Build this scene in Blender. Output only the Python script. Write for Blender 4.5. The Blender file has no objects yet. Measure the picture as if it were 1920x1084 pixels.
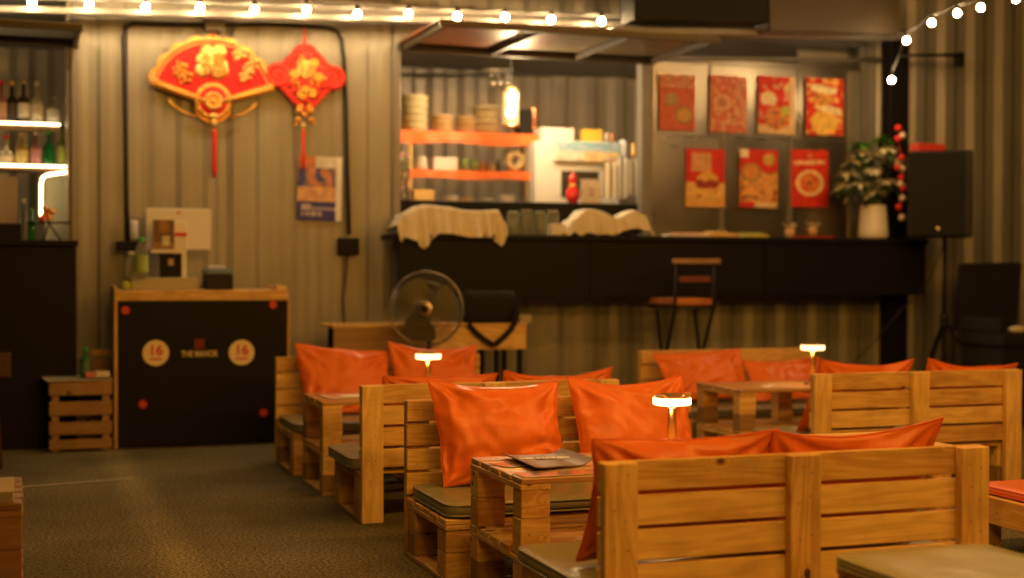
import bpy, bmesh, math, random
import numpy as np
from mathutils import Vector, Matrix, noise
R = math.radians
random.seed(7)
SC = bpy.context.scene
COL = SC.collection

# ------------------------------------------------------------------ camera
CAM_H, YAW, PITCH, ROLL, FPX = 1.05, R(19.16), R(.892), R(.175), 2667.
cd = bpy.data.cameras.new('camera')
cam = bpy.data.objects.new('camera', cd); COL.objects.link(cam)
cd.lens = 50; cd.sensor_width = 36; cd.clip_end = 500; cd.clip_start = .05
cam.matrix_world = (Matrix.Translation((0, 0, CAM_H)) @ Matrix.Rotation(-YAW, 4, 'Z')
                    @ Matrix.Rotation(R(90)-PITCH, 4, 'X') @ Matrix.Rotation(ROLL, 4, 'Z'))
cd.dof.use_dof = True; cd.dof.focus_distance = 4.75; cd.dof.aperture_fstop = 1.6
SC.camera = cam

# ------------------------------------------------------------------ night sky
w = bpy.data.worlds.new('World'); SC.world = w; w.use_nodes = True
nt = w.node_tree; bg = nt.nodes['Background']
sky = nt.nodes.new('ShaderNodeTexSky'); sky.sky_type = 'NISHITA'; sky.sun_disc = False
sky.sun_elevation = R(4); sky.sun_rotation = R(200)
nt.links.new(sky.outputs[0], bg.inputs[0]); bg.inputs[1].default_value = .0003
sl = bpy.data.lights.new('moon', 'SUN'); sl.energy = .01; sl.angle = R(.5); sl.color = (1, .9, .75)
so = bpy.data.objects.new('moon', sl); COL.objects.link(so); so.rotation_euler = (R(50), 0, R(20))
SC.view_settings.view_transform = 'Standard'; SC.view_settings.look = 'None'
SC.view_settings.exposure = 0; SC.view_settings.gamma = 1
SC.cycles.use_denoising = True
SC.cycles.max_bounces = 6
SC.cycles.sample_clamp_indirect = 4
STRING_COL = (1, .665, .32); TERRACE_COL = (1, .435, .06)
S_STRING, S_TERRACE = 460, 1080

# ------------------------------------------------------------------ placing helper: a picture point at a real distance
def at(px, py, y=None, z=None):
    a, b = px-960, py-542
    c, s = math.cos(ROLL), math.sin(ROLL)
    a, b = a*c+b*s, -a*s+b*c
    r, u = a/FPX, -b/FPX
    f = math.cos(PITCH)+u*math.sin(PITCH); q = -math.sin(PITCH)+u*math.cos(PITCH)
    d = Vector((r*math.cos(YAW)+f*math.sin(YAW), -r*math.sin(YAW)+f*math.cos(YAW), q))
    t = y/d.y if y is not None else (z-CAM_H)/d.z
    return Vector((0, 0, CAM_H))+d*t

# ------------------------------------------------------------------ materials
MATS = {}
def N(nt, t, **k):
    n = nt.nodes.new(t)
    for a, v in k.items(): setattr(n, a, v)
    return n
def mat(name, col, rough=.5, metal=0, bump=0, bscale=60, var=.0, vscale=6, coat=0, emit=None, es=0, trans=0, ior=1.45, stretch=(1, 1, 1), attr=False, alpha=1, spec=None, aniso=0):
    if name in MATS: return MATS[name]
    m = bpy.data.materials.new(name); m.use_nodes = True
    t = m.node_tree; b = t.nodes['Principled BSDF']
    b.inputs['Base Color'].default_value = (*col, 1)
    b.inputs['Roughness'].default_value = rough; b.inputs['Metallic'].default_value = metal
    b.inputs['Coat Weight'].default_value = coat; b.inputs['Coat Roughness'].default_value = .12
    b.inputs['Transmission Weight'].default_value = trans; b.inputs['IOR'].default_value = ior
    if spec is not None: b.inputs['Specular IOR Level'].default_value = spec
    if emit: b.inputs['Emission Color'].default_value = (*emit, 1); b.inputs['Emission Strength'].default_value = es
    tc = N(t, 'ShaderNodeTexCoord'); mp = N(t, 'ShaderNodeMapping'); mp.inputs['Scale'].default_value = stretch
    oi = N(t, 'ShaderNodeObjectInfo')
    t.links.new(tc.outputs['Object'], mp.inputs[0])
    if attr:
        at_ = N(t, 'ShaderNodeVertexColor', layer_name='print'); t.links.new(at_.outputs[0], b.inputs['Base Color'])
    elif var:
        nz = N(t, 'ShaderNodeTexNoise'); nz.inputs['Scale'].default_value = vscale; nz.inputs['Detail'].default_value = 5
        t.links.new(mp.outputs[0], nz.inputs[0])
        mx = N(t, 'ShaderNodeMix', data_type='RGBA')
        mx.inputs[6].default_value = (*[c*(1-var) for c in col], 1); mx.inputs[7].default_value = (*[min(1, c*(1+var)) for c in col], 1)
        t.links.new(nz.outputs[0], mx.inputs[0]); t.links.new(mx.outputs[2], b.inputs['Base Color'])
        rr = N(t, 'ShaderNodeMapRange'); rr.inputs[3].default_value = max(.05, rough-.12); rr.inputs[4].default_value = min(1, rough+.12)
        t.links.new(nz.outputs[0], rr.inputs[0]); t.links.new(rr.outputs[0], b.inputs['Roughness'])
    if bump:
        n2 = N(t, 'ShaderNodeTexNoise'); n2.inputs['Scale'].default_value = bscale; n2.inputs['Detail'].default_value = 4
        t.links.new(mp.outputs[0], n2.inputs[0])
        bp = N(t, 'ShaderNodeBump'); bp.inputs['Strength'].default_value = bump; bp.inputs['Distance'].default_value = .01
        t.links.new(n2.outputs[0], bp.inputs['Height']); t.links.new(bp.outputs[0], b.inputs['Normal'])
    MATS[name] = m; return m

def wood(name, axis, c0, c1, rough=.55, coat=0, dark=1.0):
    """pine: long rings along `axis`, knots, a tone of its own for every board"""
    m = bpy.data.materials.new(name); m.use_nodes = True; t = m.node_tree; b = t.nodes['Principled BSDF']
    L = t.links.new
    tc = N(t, 'ShaderNodeTexCoord'); oi = N(t, 'ShaderNodeObjectInfo')
    off = N(t, 'ShaderNodeVectorMath', operation='SCALE'); off.inputs[0].default_value = (31.7, 17.3, 23.9); L(oi.outputs['Random'], off.inputs[3])
    add = N(t, 'ShaderNodeVectorMath', operation='ADD'); L(tc.outputs['Object'], add.inputs[0]); L(off.outputs[0], add.inputs[1])
    def mp(long, cross):
        q = N(t, 'ShaderNodeMapping'); s = [cross]*3; s['XYZ'.index(axis)] = long; q.inputs['Scale'].default_value = s
        L(add.outputs[0], q.inputs[0]); return q
    # knots
    vm = mp(10, 15); v = N(t, 'ShaderNodeTexVoronoi'); v.inputs['Scale'].default_value = 1.0; L(vm.outputs[0], v.inputs[0])
    k = N(t, 'ShaderNodeMapRange'); k.inputs[1].default_value = .13; k.inputs[2].default_value = .20; k.inputs[3].default_value = 1; k.inputs[4].default_value = 0; L(v.outputs['Distance'], k.inputs[0])
    sel = N(t, 'ShaderNodeMath', operation='GREATER_THAN'); sel.inputs[1].default_value = .86
    sep = N(t, 'ShaderNodeSeparateColor'); L(v.outputs['Color'], sep.inputs[0]); L(sep.outputs[0], sel.inputs[0])
    kn = N(t, 'ShaderNodeMath', operation='MULTIPLY'); L(k.outputs[0], kn.inputs[0]); L(sel.outputs[0], kn.inputs[1])
    # rings bend round the knots
    g = mp(1.1, 11); d = N(t, 'ShaderNodeTexNoise'); d.inputs['Scale'].default_value = 1.0; d.inputs['Detail'].default_value = 3; d.inputs['Distortion'].default_value = .5; L(g.outputs[0], d.inputs[0])
    near = N(t, 'ShaderNodeMapRange'); near.inputs[1].default_value = 0; near.inputs[2].default_value = .45; near.inputs[3].default_value = .35; near.inputs[4].default_value = 0; L(v.outputs['Distance'], near.inputs[0])
    nsel = N(t, 'ShaderNodeMath', operation='MULTIPLY'); L(near.outputs[0], nsel.inputs[0]); L(sel.outputs[0], nsel.inputs[1])
    sm = N(t, 'ShaderNodeMath', operation='ADD'); L(d.outputs[0], sm.inputs[0]); L(nsel.outputs[0], sm.inputs[1])
    ml = N(t, 'ShaderNodeMath', operation='MULTIPLY'); ml.inputs[1].default_value = 60; L(sm.outputs[0], ml.inputs[0])
    sn = N(t, 'ShaderNodeMath', operation='SINE'); L(ml.outputs[0], sn.inputs[0])
    r1 = N(t, 'ShaderNodeMapRange'); r1.inputs[1].default_value = -1; r1.inputs[2].default_value = 1; L(sn.outputs[0], r1.inputs[0])
    fm = mp(6, 260); f = N(t, 'ShaderNodeTexNoise'); f.inputs['Scale'].default_value = 1; f.inputs['Detail'].default_value = 3; L(fm.outputs[0], f.inputs[0])
    bm_ = mp(1.5, 9); big = N(t, 'ShaderNodeTexNoise'); big.inputs['Scale'].default_value = 1; L(bm_.outputs[0], big.inputs[0])
    a1 = N(t, 'ShaderNodeMath', operation='MULTIPLY_ADD'); a1.inputs[1].default_value = .34; L(r1.outputs[0], a1.inputs[0]); 
    a0 = N(t, 'ShaderNodeMath', operation='MULTIPLY'); a0.inputs[1].default_value = .45; L(f.outputs[0], a0.inputs[0]); L(a0.outputs[0], a1.inputs[2])
    a2 = N(t, 'ShaderNodeMath', operation='MULTIPLY_ADD'); a2.inputs[1].default_value = .5; L(big.outputs[0], a2.inputs[0]); L(a1.outputs[0], a2.inputs[2])
    a3 = N(t, 'ShaderNodeMath', operation='MULTIPLY_ADD'); a3.inputs[1].default_value = .55; L(oi.outputs['Random'], a3.inputs[0]); L(a2.outputs[0], a3.inputs[2])
    rp = N(t, 'ShaderNodeMapRange'); rp.inputs[1].default_value = .35; rp.inputs[2].default_value = 1.3; L(a3.outputs[0], rp.inputs[0])
    mx = N(t, 'ShaderNodeMix', data_type='RGBA'); mx.inputs[6].default_value = (*c0, 1); mx.inputs[7].default_value = (*c1, 1); L(rp.outputs[0], mx.inputs[0])
    mk = N(t, 'ShaderNodeMix', data_type='RGBA'); mk.inputs[7].default_value = (.09, .035, .012, 1); L(mx.outputs[2], mk.inputs[6]); L(kn.outputs[0], mk.inputs[0])
    st = N(t, 'ShaderNodeTexNoise'); st.inputs['Scale'].default_value = 7; st.inputs['Detail'].default_value = 6; L(add.outputs[0], st.inputs[0])
    sr = N(t, 'ShaderNodeMapRange'); sr.inputs[1].default_value = .30; sr.inputs[2].default_value = .56; sr.inputs[3].default_value = .76; sr.inputs[4].default_value = 1; L(st.outputs[0], sr.inputs[0])
    sc_ = N(t, 'ShaderNodeVectorMath', operation='SCALE'); L(mk.outputs[2], sc_.inputs[0]); L(sr.outputs[0], sc_.inputs[3])
    L(sc_.outputs[0], b.inputs['Base Color'])
    b.inputs['Roughness'].default_value = rough; b.inputs['Coat Weight'].default_value = coat; b.inputs['Coat Roughness'].default_value = .1
    bp = N(t, 'ShaderNodeBump'); bp.inputs['Strength'].default_value = .25; bp.inputs['Distance'].default_value = .002
    L(a1.outputs[0], bp.inputs['Height']); L(bp.outputs[0], b.inputs['Normal'])
    MATS[name] = m; return m
PC = ((.88, .62, .24), (.50, .27, .07))
WX, WY_, WZ = (wood('pine_'+a, a, *PC) for a in 'XYZ')
TX = wood('varnished_pine_X', 'X', (.62, .40, .17), (.40, .21, .07), rough=.35, coat=.6)
DX = wood('aged_pine_X', 'X', (.40, .25, .11), (.24, .13, .05)); DZ = wood('aged_pine_Z', 'Z', (.40, .25, .11), (.24, .13, .05))
BW = wood('brown_wood_Z', 'Z', (.12, .045, .02), (.06, .022, .01), rough=.4)

M_VINYL = mat('orange_vinyl', (.68, .155, .022), .33, bump=.14, bscale=14, var=.07, vscale=8, spec=.4)
M_PIPE = mat('orange_piping', (.62, .10, .015), .45)
M_OLIVE = mat('olive_vinyl', (.24, .235, .15), .36, bump=.1, bscale=30, var=.12, vscale=9, coat=.15)
M_OLIVE_P = mat('olive_piping', (.26, .25, .16), .35)
M_BLACK = mat('black_paint', (.006, .005, .004), .6, bump=.1, spec=.25)
M_BLACKG = mat('black_plastic', (.006, .006, .006), .5, spec=.3)
M_MATTE = mat('black_fabric', (.008, .008, .008), .9, bump=.2, bscale=200)
M_WALL = mat('painted_steel_grey', (.255, .242, .195), .46, metal=.25, bump=.35, bscale=7, var=.34, vscale=4, stretch=(1, 1, .22))
M_FRAME = mat('frame_steel', (.20, .19, .17), .45, metal=.3, var=.15)
M_INWALL = mat('inner_steel', (.54, .47, .36), .4, metal=.2, var=.12, bump=.1, bscale=8, stretch=(1, 1, .4))
M_STAIN = mat('stainless', (.40, .35, .28), .30, metal=.95, bump=.05, bscale=5, var=.1, vscale=2)
M_BRASS = mat('brass', (.72, .42, .16), .28, metal=1, bump=.02)
M_GOLD = mat('gold_foil', (.78, .38, .07), .42, metal=.6, bump=.5, bscale=60)
M_GOLD2 = mat('pale_gold_foil', (.82, .56, .18), .42, metal=.5, bump=.5, bscale=80)
M_RED = mat('red_felt', (.62, .008, .008), .7, bump=.2, bscale=150)
M_REDC = mat('red_cord', (.70, .03, .015), .55, bump=.3, bscale=200)
M_WHITE = mat('white_plastic', (.72, .70, .66), .4, var=.04)
M_WHITED = mat('grey_white_plastic', (.66, .63, .58), .45, var=.05)
M_CLOTH = mat('cream_cloth', (.66, .60, .48), .85, bump=.8, bscale=26, var=.1, vscale=12)
M_PAPER = mat('paper', (.66, .61, .50), .8, var=.08)
M_WICKER = mat('wicker', (.58, .42, .20), .7, bump=.9, bscale=120, var=.25, vscale=40)
M_ORSH = mat('orange_shelf_cover', (.86, .17, .03), .5, var=.06)
M_GLASS = mat('clear_glass', (.93, .95, .93), .04, trans=1)
M_CER = mat('white_ceramic', (.72, .69, .62), .35)
M_BULB = mat('lit_bulb', (1, .9, .7), .3, emit=STRING_COL, es=S_STRING)
M_BULBT = mat('lit_bulb_terrace', (1, .9, .7), .3, emit=TERRACE_COL, es=S_TERRACE)
M_LAMP = mat('lamp_diffuser', (1, .9, .7), .3, emit=(1, .62, .25), es=4)
M_LED = mat('led_strip', (1, .9, .7), .3, emit=(1, .74, .36), es=11)
M_LANT = mat('lantern_flame', (1, .8, .5), .3, emit=(1, .62, .26), es=22)
M_RUBBER = mat('black_rubber', (.015, .015, .015), .6)
M_PRINT = mat('printed_paper', (1, 1, 1), .55, attr=True, spec=.3)
M_BROWN = mat('brown_steel', (.06, .045, .028), .5, var=.2)
M_ORP = mat('awning_sheet', (.20, .06, .015), .4, var=.2, vscale=2.5)

# asphalt
m = mat('asphalt', (.055, .048, .038), .82); t = m.node_tree; b = t.nodes['Principled BSDF']; L = t.links.new
tc = N(t, 'ShaderNodeTexCoord')
n1 = N(t, 'ShaderNodeTexNoise'); n1.inputs['Scale'].default_value = 85; n1.inputs['Detail'].default_value = 9; n1.inputs['Roughness'].default_value = .7; L(tc.outputs['Object'], n1.inputs[0])
n2 = N(t, 'ShaderNodeTexNoise'); n2.inputs['Scale'].default_value = 1.1; n2.inputs['Detail'].default_value = 6; L(tc.outputs['Object'], n2.inputs[0])
vo = N(t, 'ShaderNodeTexVoronoi'); vo.inputs['Scale'].default_value = 170; L(tc.outputs['Object'], vo.inputs[0])
r1 = N(t, 'ShaderNodeMapRange'); r1.inputs[1].default_value = .42; r1.inputs[2].default_value = .6; L(n1.outputs[0], r1.inputs[0])
r2 = N(t, 'ShaderNodeMapRange'); r2.inputs[1].default_value = .3; r2.inputs[2].default_value = .7; r2.inputs[3].default_value = .55; r2.inputs[4].default_value = 1.35; L(n2.outputs[0], r2.inputs[0])
mx = N(t, 'ShaderNodeMix', data_type='RGBA'); mx.inputs[6].default_value = (.026, .023, .011, 1); mx.inputs[7].default_value = (.27, .235, .12, 1); L(r1.outputs[0], mx.inputs[0])
ms = N(t, 'ShaderNodeMix', data_type='RGBA', blend_type='MULTIPLY'); ms.inputs[0].default_value = 1; L(mx.outputs[2], ms.inputs[6])
cb = N(t, 'ShaderNodeCombineColor'); [L(r2.outputs[0], cb.inputs[i]) for i in range(3)]; L(cb.outputs[0], ms.inputs[7])
# a faint worn band where a painted line once ran
la_, lb2 = at(250, 915, z=0), at(372, 1110, z=0)
sx_ = N(t, 'ShaderNodeSeparateXYZ'); L(tc.outputs['Object'], sx_.inputs[0])
def mth(op, a_, b2=None):
    q = N(t, 'ShaderNodeMath', operation=op)
    for i_, v_ in enumerate((a_, b2)):
        if v_ is None: continue
        if isinstance(v_, (int, float)): q.inputs[i_].default_value = v_
        else: L(v_, q.inputs[i_])
    return q.outputs[0]
kk = (lb2.x-la_.x)/(lb2.y-la_.y)
dd = mth('ABSOLUTE', mth('SUBTRACT', sx_.outputs[0], mth('ADD', mth('MULTIPLY', mth('SUBTRACT', sx_.outputs[1], la_.y), kk), la_.x)))
dd = mth('ADD', dd, mth('MULTIPLY', mth('SUBTRACT', n2.outputs[0], .5), .12))
mb_ = N(t, 'ShaderNodeMapRange'); mb_.inputs[1].default_value = .03; mb_.inputs[2].default_value = .12; mb_.inputs[3].default_value = 1.55; mb_.inputs[4].default_value = 1; L(dd, mb_.inputs[0])
sc2 = N(t, 'ShaderNodeVectorMath', operation='SCALE'); L(ms.outputs[2], sc2.inputs[0]); L(mb_.outputs[0], sc2.inputs[3]); L(sc2.outputs[0], b.inputs['Base Color'])
bp = N(t, 'ShaderNodeBump'); bp.inputs['Strength'].default_value = .9; bp.inputs['Distance'].default_value = .006
ad = N(t, 'ShaderNodeMath', operation='SUBTRACT'); vs_ = N(t, 'ShaderNodeMath', operation='MULTIPLY'); vs_.inputs[1].default_value = .35; L(vo.outputs['Distance'], vs_.inputs[0]); L(n1.outputs[0], ad.inputs[0]); L(vs_.outputs[0], ad.inputs[1]); L(ad.outputs[0], bp.inputs['Height']); L(bp.outputs[0], b.inputs['Normal'])
M_ASPH = m
M_STRIPE = mat('worn_white_paint', (.42, .38, .28), .8, bump=.6, bscale=130, var=.5, vscale=60)

# ------------------------------------------------------------------ mesh helpers
def link(name, me, parent=None, loc=(0, 0, 0), rot=None):
    o = bpy.data.objects.new(name, me); COL.objects.link(o)
    if parent is not None: o.parent = parent; o.location = Vector(loc)-world(parent)
    else: o.location = loc
    if rot: o.rotation_euler = rot
    return o
def world(o):
    p = Vector(o.location)
    while o.parent: o = o.parent; p += Vector(o.location)
    return p
def tag(o, label=None, cat=None, group=None, kind=None):
    if label: o['label'] = label
    if cat: o['category'] = cat
    if group: o['group'] = group
    if kind: o['kind'] = kind
    return o
def thing(name, loc, label, cat, group=None):
    o = bpy.data.objects.new(name, None); COL.objects.link(o); o.location = loc; o.empty_display_size = .05
    return tag(o, label, cat, group)

class MB:
    """collects shapes into one mesh; coordinates are world coordinates, origin set on build"""
    def __init__(s): s.bm = bmesh.new()
    def box(s, x0, y0, z0, x1, y1, z1, bev=0, rot=None, seg=1):
        c = Vector(((x0+x1)/2, (y0+y1)/2, (z0+z1)/2))
        M = Matrix.Translation(c) @ (rot.to_4x4() if rot else Matrix()) @ Matrix.Diagonal((abs(x1-x0), abs(y1-y0), abs(z1-z0), 1))
        r = bmesh.ops.create_cube(s.bm, size=1, matrix=M)
        if bev:
            e = {e for v in r['verts'] for e in v.link_edges}
            bmesh.ops.bevel(s.bm, geom=list(e), offset=bev, segments=seg, affect='EDGES', profile=.5)
        return s
    def ring(s, pts):
        return [s.bm.verts.new(p) for p in pts]
    def lathe(s, prof, c=(0, 0, 0), n=20, M=None, cap=True):
        """prof: (r, z) list"""
        M = M or Matrix(); c = Vector(c); rs = []
        for r, z in prof:
            rs.append(s.ring([c + (M @ Vector((max(r, 1e-4)*math.cos(a), max(r, 1e-4)*math.sin(a), z))) for a in [2*math.pi*i/n for i in range(n)]]))
        for A, B in zip(rs, rs[1:]):
            for i in range(n):
                f = s.bm.faces.new((A[i], A[(i+1) % n], B[(i+1) % n], B[i])); f.smooth = True
        if cap:
            s.bm.faces.new(rs[0][::-1]); s.bm.faces.new(rs[-1])
        return s
    def tube(s, pts, r, n=8, closed=False, cap=True):
        pts = [Vector(p) for p in pts]; rs = []; k = len(pts); up = Vector((0, 0, 1)); prev = None
        for i, p in enumerate(pts):
            a = pts[(i-1) % k] if (closed or i) else p; b_ = pts[(i+1) % k] if (closed or i < k-1) else p
            d = (b_-a).normalized()
            if prev is None: prev = d.cross(up) if abs(d.z) < .95 else d.cross(Vector((1, 0, 0)))
            e1 = (prev-d*prev.dot(d)).normalized(); prev = e1; e2 = d.cross(e1)
            rr = r[i] if isinstance(r, (list, tuple)) else r
            rs.append(s.ring([p+e1*rr*math.cos(2*math.pi*j/n)+e2*rr*math.sin(2*math.pi*j/n) for j in range(n)]))
        prs = list(zip(rs, rs[1:]+([rs[0]] if closed else [])))
        if not closed: prs = list(zip(rs, rs[1:]))
        for A, B in prs:
            for j in range(n):
                f = s.bm.faces.new((A[j], A[(j+1) % n], B[(j+1) % n], B[j])); f.smooth = True
        if cap and not closed: s.bm.faces.new(rs[0][::-1]); s.bm.faces.new(rs[-1])
        return s
    def ball(s, c, r, sub=2, sc=(1, 1, 1)):
        q = bmesh.ops.create_icosphere(s.bm, subdivisions=sub, radius=1, matrix=Matrix.Translation(c) @ Matrix.Diagonal((r*sc[0], r*sc[1], r*sc[2], 1)))
        for v in q['verts']:
            for f in v.link_faces: f.smooth = True
        return s
    def prism(s, poly, y0, y1, c=(0, 0, 0)):
        """poly of (x,z), extruded in y"""
        A = s.ring([(c[0]+x, c[1]+y0, c[2]+z) for x, z in poly]); B = s.ring([(c[0]+x, c[1]+y1, c[2]+z) for x, z in poly])
        s.bm.faces.new(A); s.bm.faces.new(B[::-1])
        for i in range(len(A)):
            j = (i+1) % len(A); s.bm.faces.new((A[j], A[i], B[i], B[j]))
        return s
    def grid(s, P, smooth=True, closed=False):
        """P: rows of points"""
        V = [s.ring(r) for r in P]
        for A, B in zip(V, V[1:]):
            for i in range(len(A)-1):
                f = s.bm.faces.new((A[i], A[i+1], B[i+1], B[i])); f.smooth = smooth
        return s
    def build(s, name, m, parent=None, origin=None, loc=None):
        bmesh.ops.recalc_face_normals(s.bm, faces=s.bm.faces[:])
        if origin is None:
            vs = [v.co for v in s.bm.verts]
            origin = Vector(((min(v.x for v in vs)+max(v.x for v in vs))/2, (min(v.y for v in vs)+max(v.y for v in vs))/2, min(v.z for v in vs)))
        origin = Vector(origin)
        bmesh.ops.translate(s.bm, verts=s.bm.verts[:], vec=-origin)
        me = bpy.data.meshes.new(name); s.bm.to_mesh(me); s.bm.free(); me.materials.append(m)
        return link(name, me, parent, origin)

CACHE = {}
def board(parent, name, x0, x1, y0, y1, z0, z1, m, bev=.0025, jit=.0):
    k = (round(x1-x0, 4), round(y1-y0, 4), round(z1-z0, 4), m.name)
    if k not in CACHE:
        bm = bmesh.new(); bmesh.ops.create_cube(bm, size=1, matrix=Matrix.Diagonal((k[0], k[1], k[2], 1)))
        bmesh.ops.bevel(bm, geom=bm.edges[:], offset=min(bev, min(k[:3])*.3), segments=1, affect='EDGES')
        me = bpy.data.meshes.new(name); bm.to_mesh(me); bm.free(); me.materials.append(m); CACHE[k] = me
    o = link(name, CACHE[k], parent, ((x0+x1)/2, (y0+y1)/2, (z0+z1)/2))
    if jit:
        o.rotation_euler = (random.uniform(-jit, jit)*2, random.uniform(-jit, jit)*.4, random.uniform(-jit, jit)*.4)
        o.location += Vector((random.uniform(-.0015, .0015), random.uniform(-.001, .001), 0))
    return o

def text_mesh(name, s, size, m, parent, M, bold=.0, extrude=.0006):
    cu = bpy.data.curves.new(name, 'FONT'); cu.body = s; cu.size = size; cu.align_x = 'CENTER'; cu.align_y = 'CENTER'; cu.offset = bold; cu.extrude = extrude
    tmp = bpy.data.objects.new('tmp', cu); COL.objects.link(tmp)
    dg = bpy.context.evaluated_depsgraph_get(); me = bpy.data.meshes.new_from_object(tmp.evaluated_get(dg))
    bpy.data.objects.remove(tmp); me.materials.clear(); me.materials.append(m); me.name = name
    o = bpy.data.objects.new(name, me); COL.objects.link(o)
    if parent is not None: o.parent = parent; M = Matrix.Translation(-world(parent)) @ M
    o.matrix_local = M
    return o

def sheet(name, w_, h_, fn, nx, ny, M, parent=None, thick=.0015, bend=None, m=None):
    """a printed sheet standing in local XZ (front = -Y); fn(u,v)->rgb with u right, v up in 0..1"""
    bm = bmesh.new(); V = []
    for j in range(ny+1):
        row = []
        for i in range(nx+1):
            u, v = i/nx, j/ny; d = bend(u, v) if bend else 0
            row.append(bm.verts.new(((u-.5)*w_, -thick-d, (v-.5)*h_)))
        V.append(row)
    V2 = [[bm.verts.new((c.co.x, c.co.y+thick, c.co.z)) for c in r] for r in V]
    fs = []
    for j in range(ny):
        for i in range(nx):
            fs.append(((i+.5)/nx, (j+.5)/ny)); bm.faces.new((V[j][i], V[j][i+1], V[j+1][i+1], V[j+1][i]))
    for j in range(ny):
        for i in range(nx):
            fs.append(None); bm.faces.new((V2[j][i], V2[j+1][i], V2[j+1][i+1], V2[j][i+1]))
    per = [(0, i) for i in range(nx+1)]+[(j, nx) for j in range(1, ny+1)]+[(ny, i) for i in range(nx-1, -1, -1)]+[(j, 0) for j in range(ny-1, 0, -1)]
    for a, b_ in zip(per, per[1:]+per[:1]):
        fs.append(None); bm.faces.new((V[a[0]][a[1]], V2[a[0]][a[1]], V2[b_[0]][b_[1]], V[b_[0]][b_[1]]))
    me = bpy.data.meshes.new(name); bm.to_mesh(me); bm.free()
    ca = me.color_attributes.new('print', 'FLOAT_COLOR', 'CORNER'); k = 0
    for f, uv in zip(me.polygons, fs):
        c = fn(*uv) if uv else (.7, .66, .58)
        if uv: q_ = 1+.30*noise.noise(Vector((uv[0]*23, uv[1]*31, w_*50)))+.18*noise.noise(Vector((uv[0]*9, uv[1]*12, h_*40))); c = tuple(x_*q_ for x_ in c)
        for _ in f.loop_indices: ca.data[k].color = (*c, 1); k += 1
    me.materials.append(m or M_PRINT)
    o = bpy.data.objects.new(name, me); COL.objects.link(o)
    if parent is not None: o.parent = parent; M = Matrix.Translation(-world(parent)) @ M
    o.matrix_local = M
    return o
def upright(p, rz=0, ry=0, rx=0): return Matrix.Translation(p) @ Matrix.Rotation(rz, 4, 'Z') @ Matrix.Rotation(ry, 4, 'Y') @ Matrix.Rotation(rx, 4, 'X')

# ================================================================== SETTING
g = MB(); g.grid([[(x, y, 0) for x in (-60, -10, 0, 6, 14, 70)] for y in (-60, 0, 5, 9.5, 14, 80)]).build('ground', M_ASPH, origin=(0, 0, 0)); tag(bpy.data.objects['ground'], kind='structure')
a, b_ = at(40, 915, z=0), at(250, 898, z=0)
bm = MB(); P = []
for i in range(25):
    q = a.lerp(b_, i/24); wd = .02+.008*noise.noise(Vector((i*.5, 0, 0)))
    P.append([(q.x, q.y-wd, .004), (q.x, q.y+wd, .004)])
o = bm.grid(P).build('painted_line', M_STRIPE); tag(o, kind='structure')
WY = 9.0    # outer face of the container
def X(px, y=WY): return at(px, 450, y=y).x
def Z(py, px=960, y=WY): return at(px, py, y=y).z

# ================================================================== CONTAINER
cont = thing('shipping_container', (at(440, 500, y=WY).x, WY, 0), 'long grey corrugated shipping container bar with two serving openings', 'container')
def corrug(x0, x1, z0, z1, y=WY, m=M_WALL, name='wall_panel', per=.24, dep=.013, ph=0, parent=cont, back=False):
    prof = [(0, 0), (.28, 0), (.5, 1), (.78, 1)]
    pts = []; k = math.floor((x0-ph)/per)-1
    while ph+k*per < x1+per:
        rk = random.Random(k*7+int(x0*10)); sc_ = rk.uniform(.35, 1.15) if per < .2 else 1; wob = rk.uniform(-.08, .08) if per < .2 else 0
        for a_, d in prof: pts.append((ph+(k+a_+wob*d)*per, d*dep*sc_))
        k += 1
    def yy(x):
        for (xa, da), (xb, db) in zip(pts, pts[1:]):
            if xa <= x <= xb: return da+(db-da)*(x-xa)/max(1e-6, xb-xa)
        return 0
    xs = [(x0, yy(x0))]+[p for p in pts if x0 < p[0] < x1]+[(x1, yy(x1))]
    bm = MB()
    nz = 24
    bm.grid([[(x, y+d+.004*noise.noise(Vector((x*2.2, z*1.3, y)))+.0025*noise.noise(Vector((x*7, z*5, y))), z) for x, d in xs] for z in [z0+(z1-z0)*j/nz for j in range(nz+1)]], smooth=False)
    bm.grid([[(x, y+d+.004, z) for x, d in xs] for z in (z0, z1)], smooth=False)
    return bm.build(name, m, parent)
TOP = 2.68
xL, xR = X(-420), X(2150)
xo1 = X(137); xo2 = X(750); xo3 = X(1203); xp0, xp1 = X(1222), X(1618)
corrug(xo1+.03, xo2-.045, .12, TOP, per=.16, dep=.012)
corrug(xp1, xR, .12, 3.3, per=.26, dep=.03, ph=.05)
corrug(xL, xp1-.03, TOP+.05, 3.3, y=WY+.12, per=.26, dep=.03, ph=.05)
z_hi = Z(116, 1400)
corrug(xo2, xp1, .12, 1.2, per=.26, dep=.022)
MB().box(X(1540), WY+.32, z_hi-.5, xR, WY+.35, TOP).build('partition', M_INWALL, cont)
# inside
YB = 11.3
corrug(xL, xR, .12, TOP, y=YB, m=M_INWALL, name='inner_wall', per=.27, dep=.05)
MB().box(xL, WY+.04, TOP, xR, YB+.2, TOP+.05).build('roof', M_FRAME, cont)
MB().box(xL, WY+.04, .06, xR, YB+.2, .12).build('container_floor', M_FRAME, cont)
MB().box(X(350), WY+.06, .12, X(350)+.03, YB, TOP).build('partition', M_INWALL, cont)
MB().box(xp1+.35, WY+.06, .12, xp1+.38, YB, TOP).build('partition', M_INWALL, cont)
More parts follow.
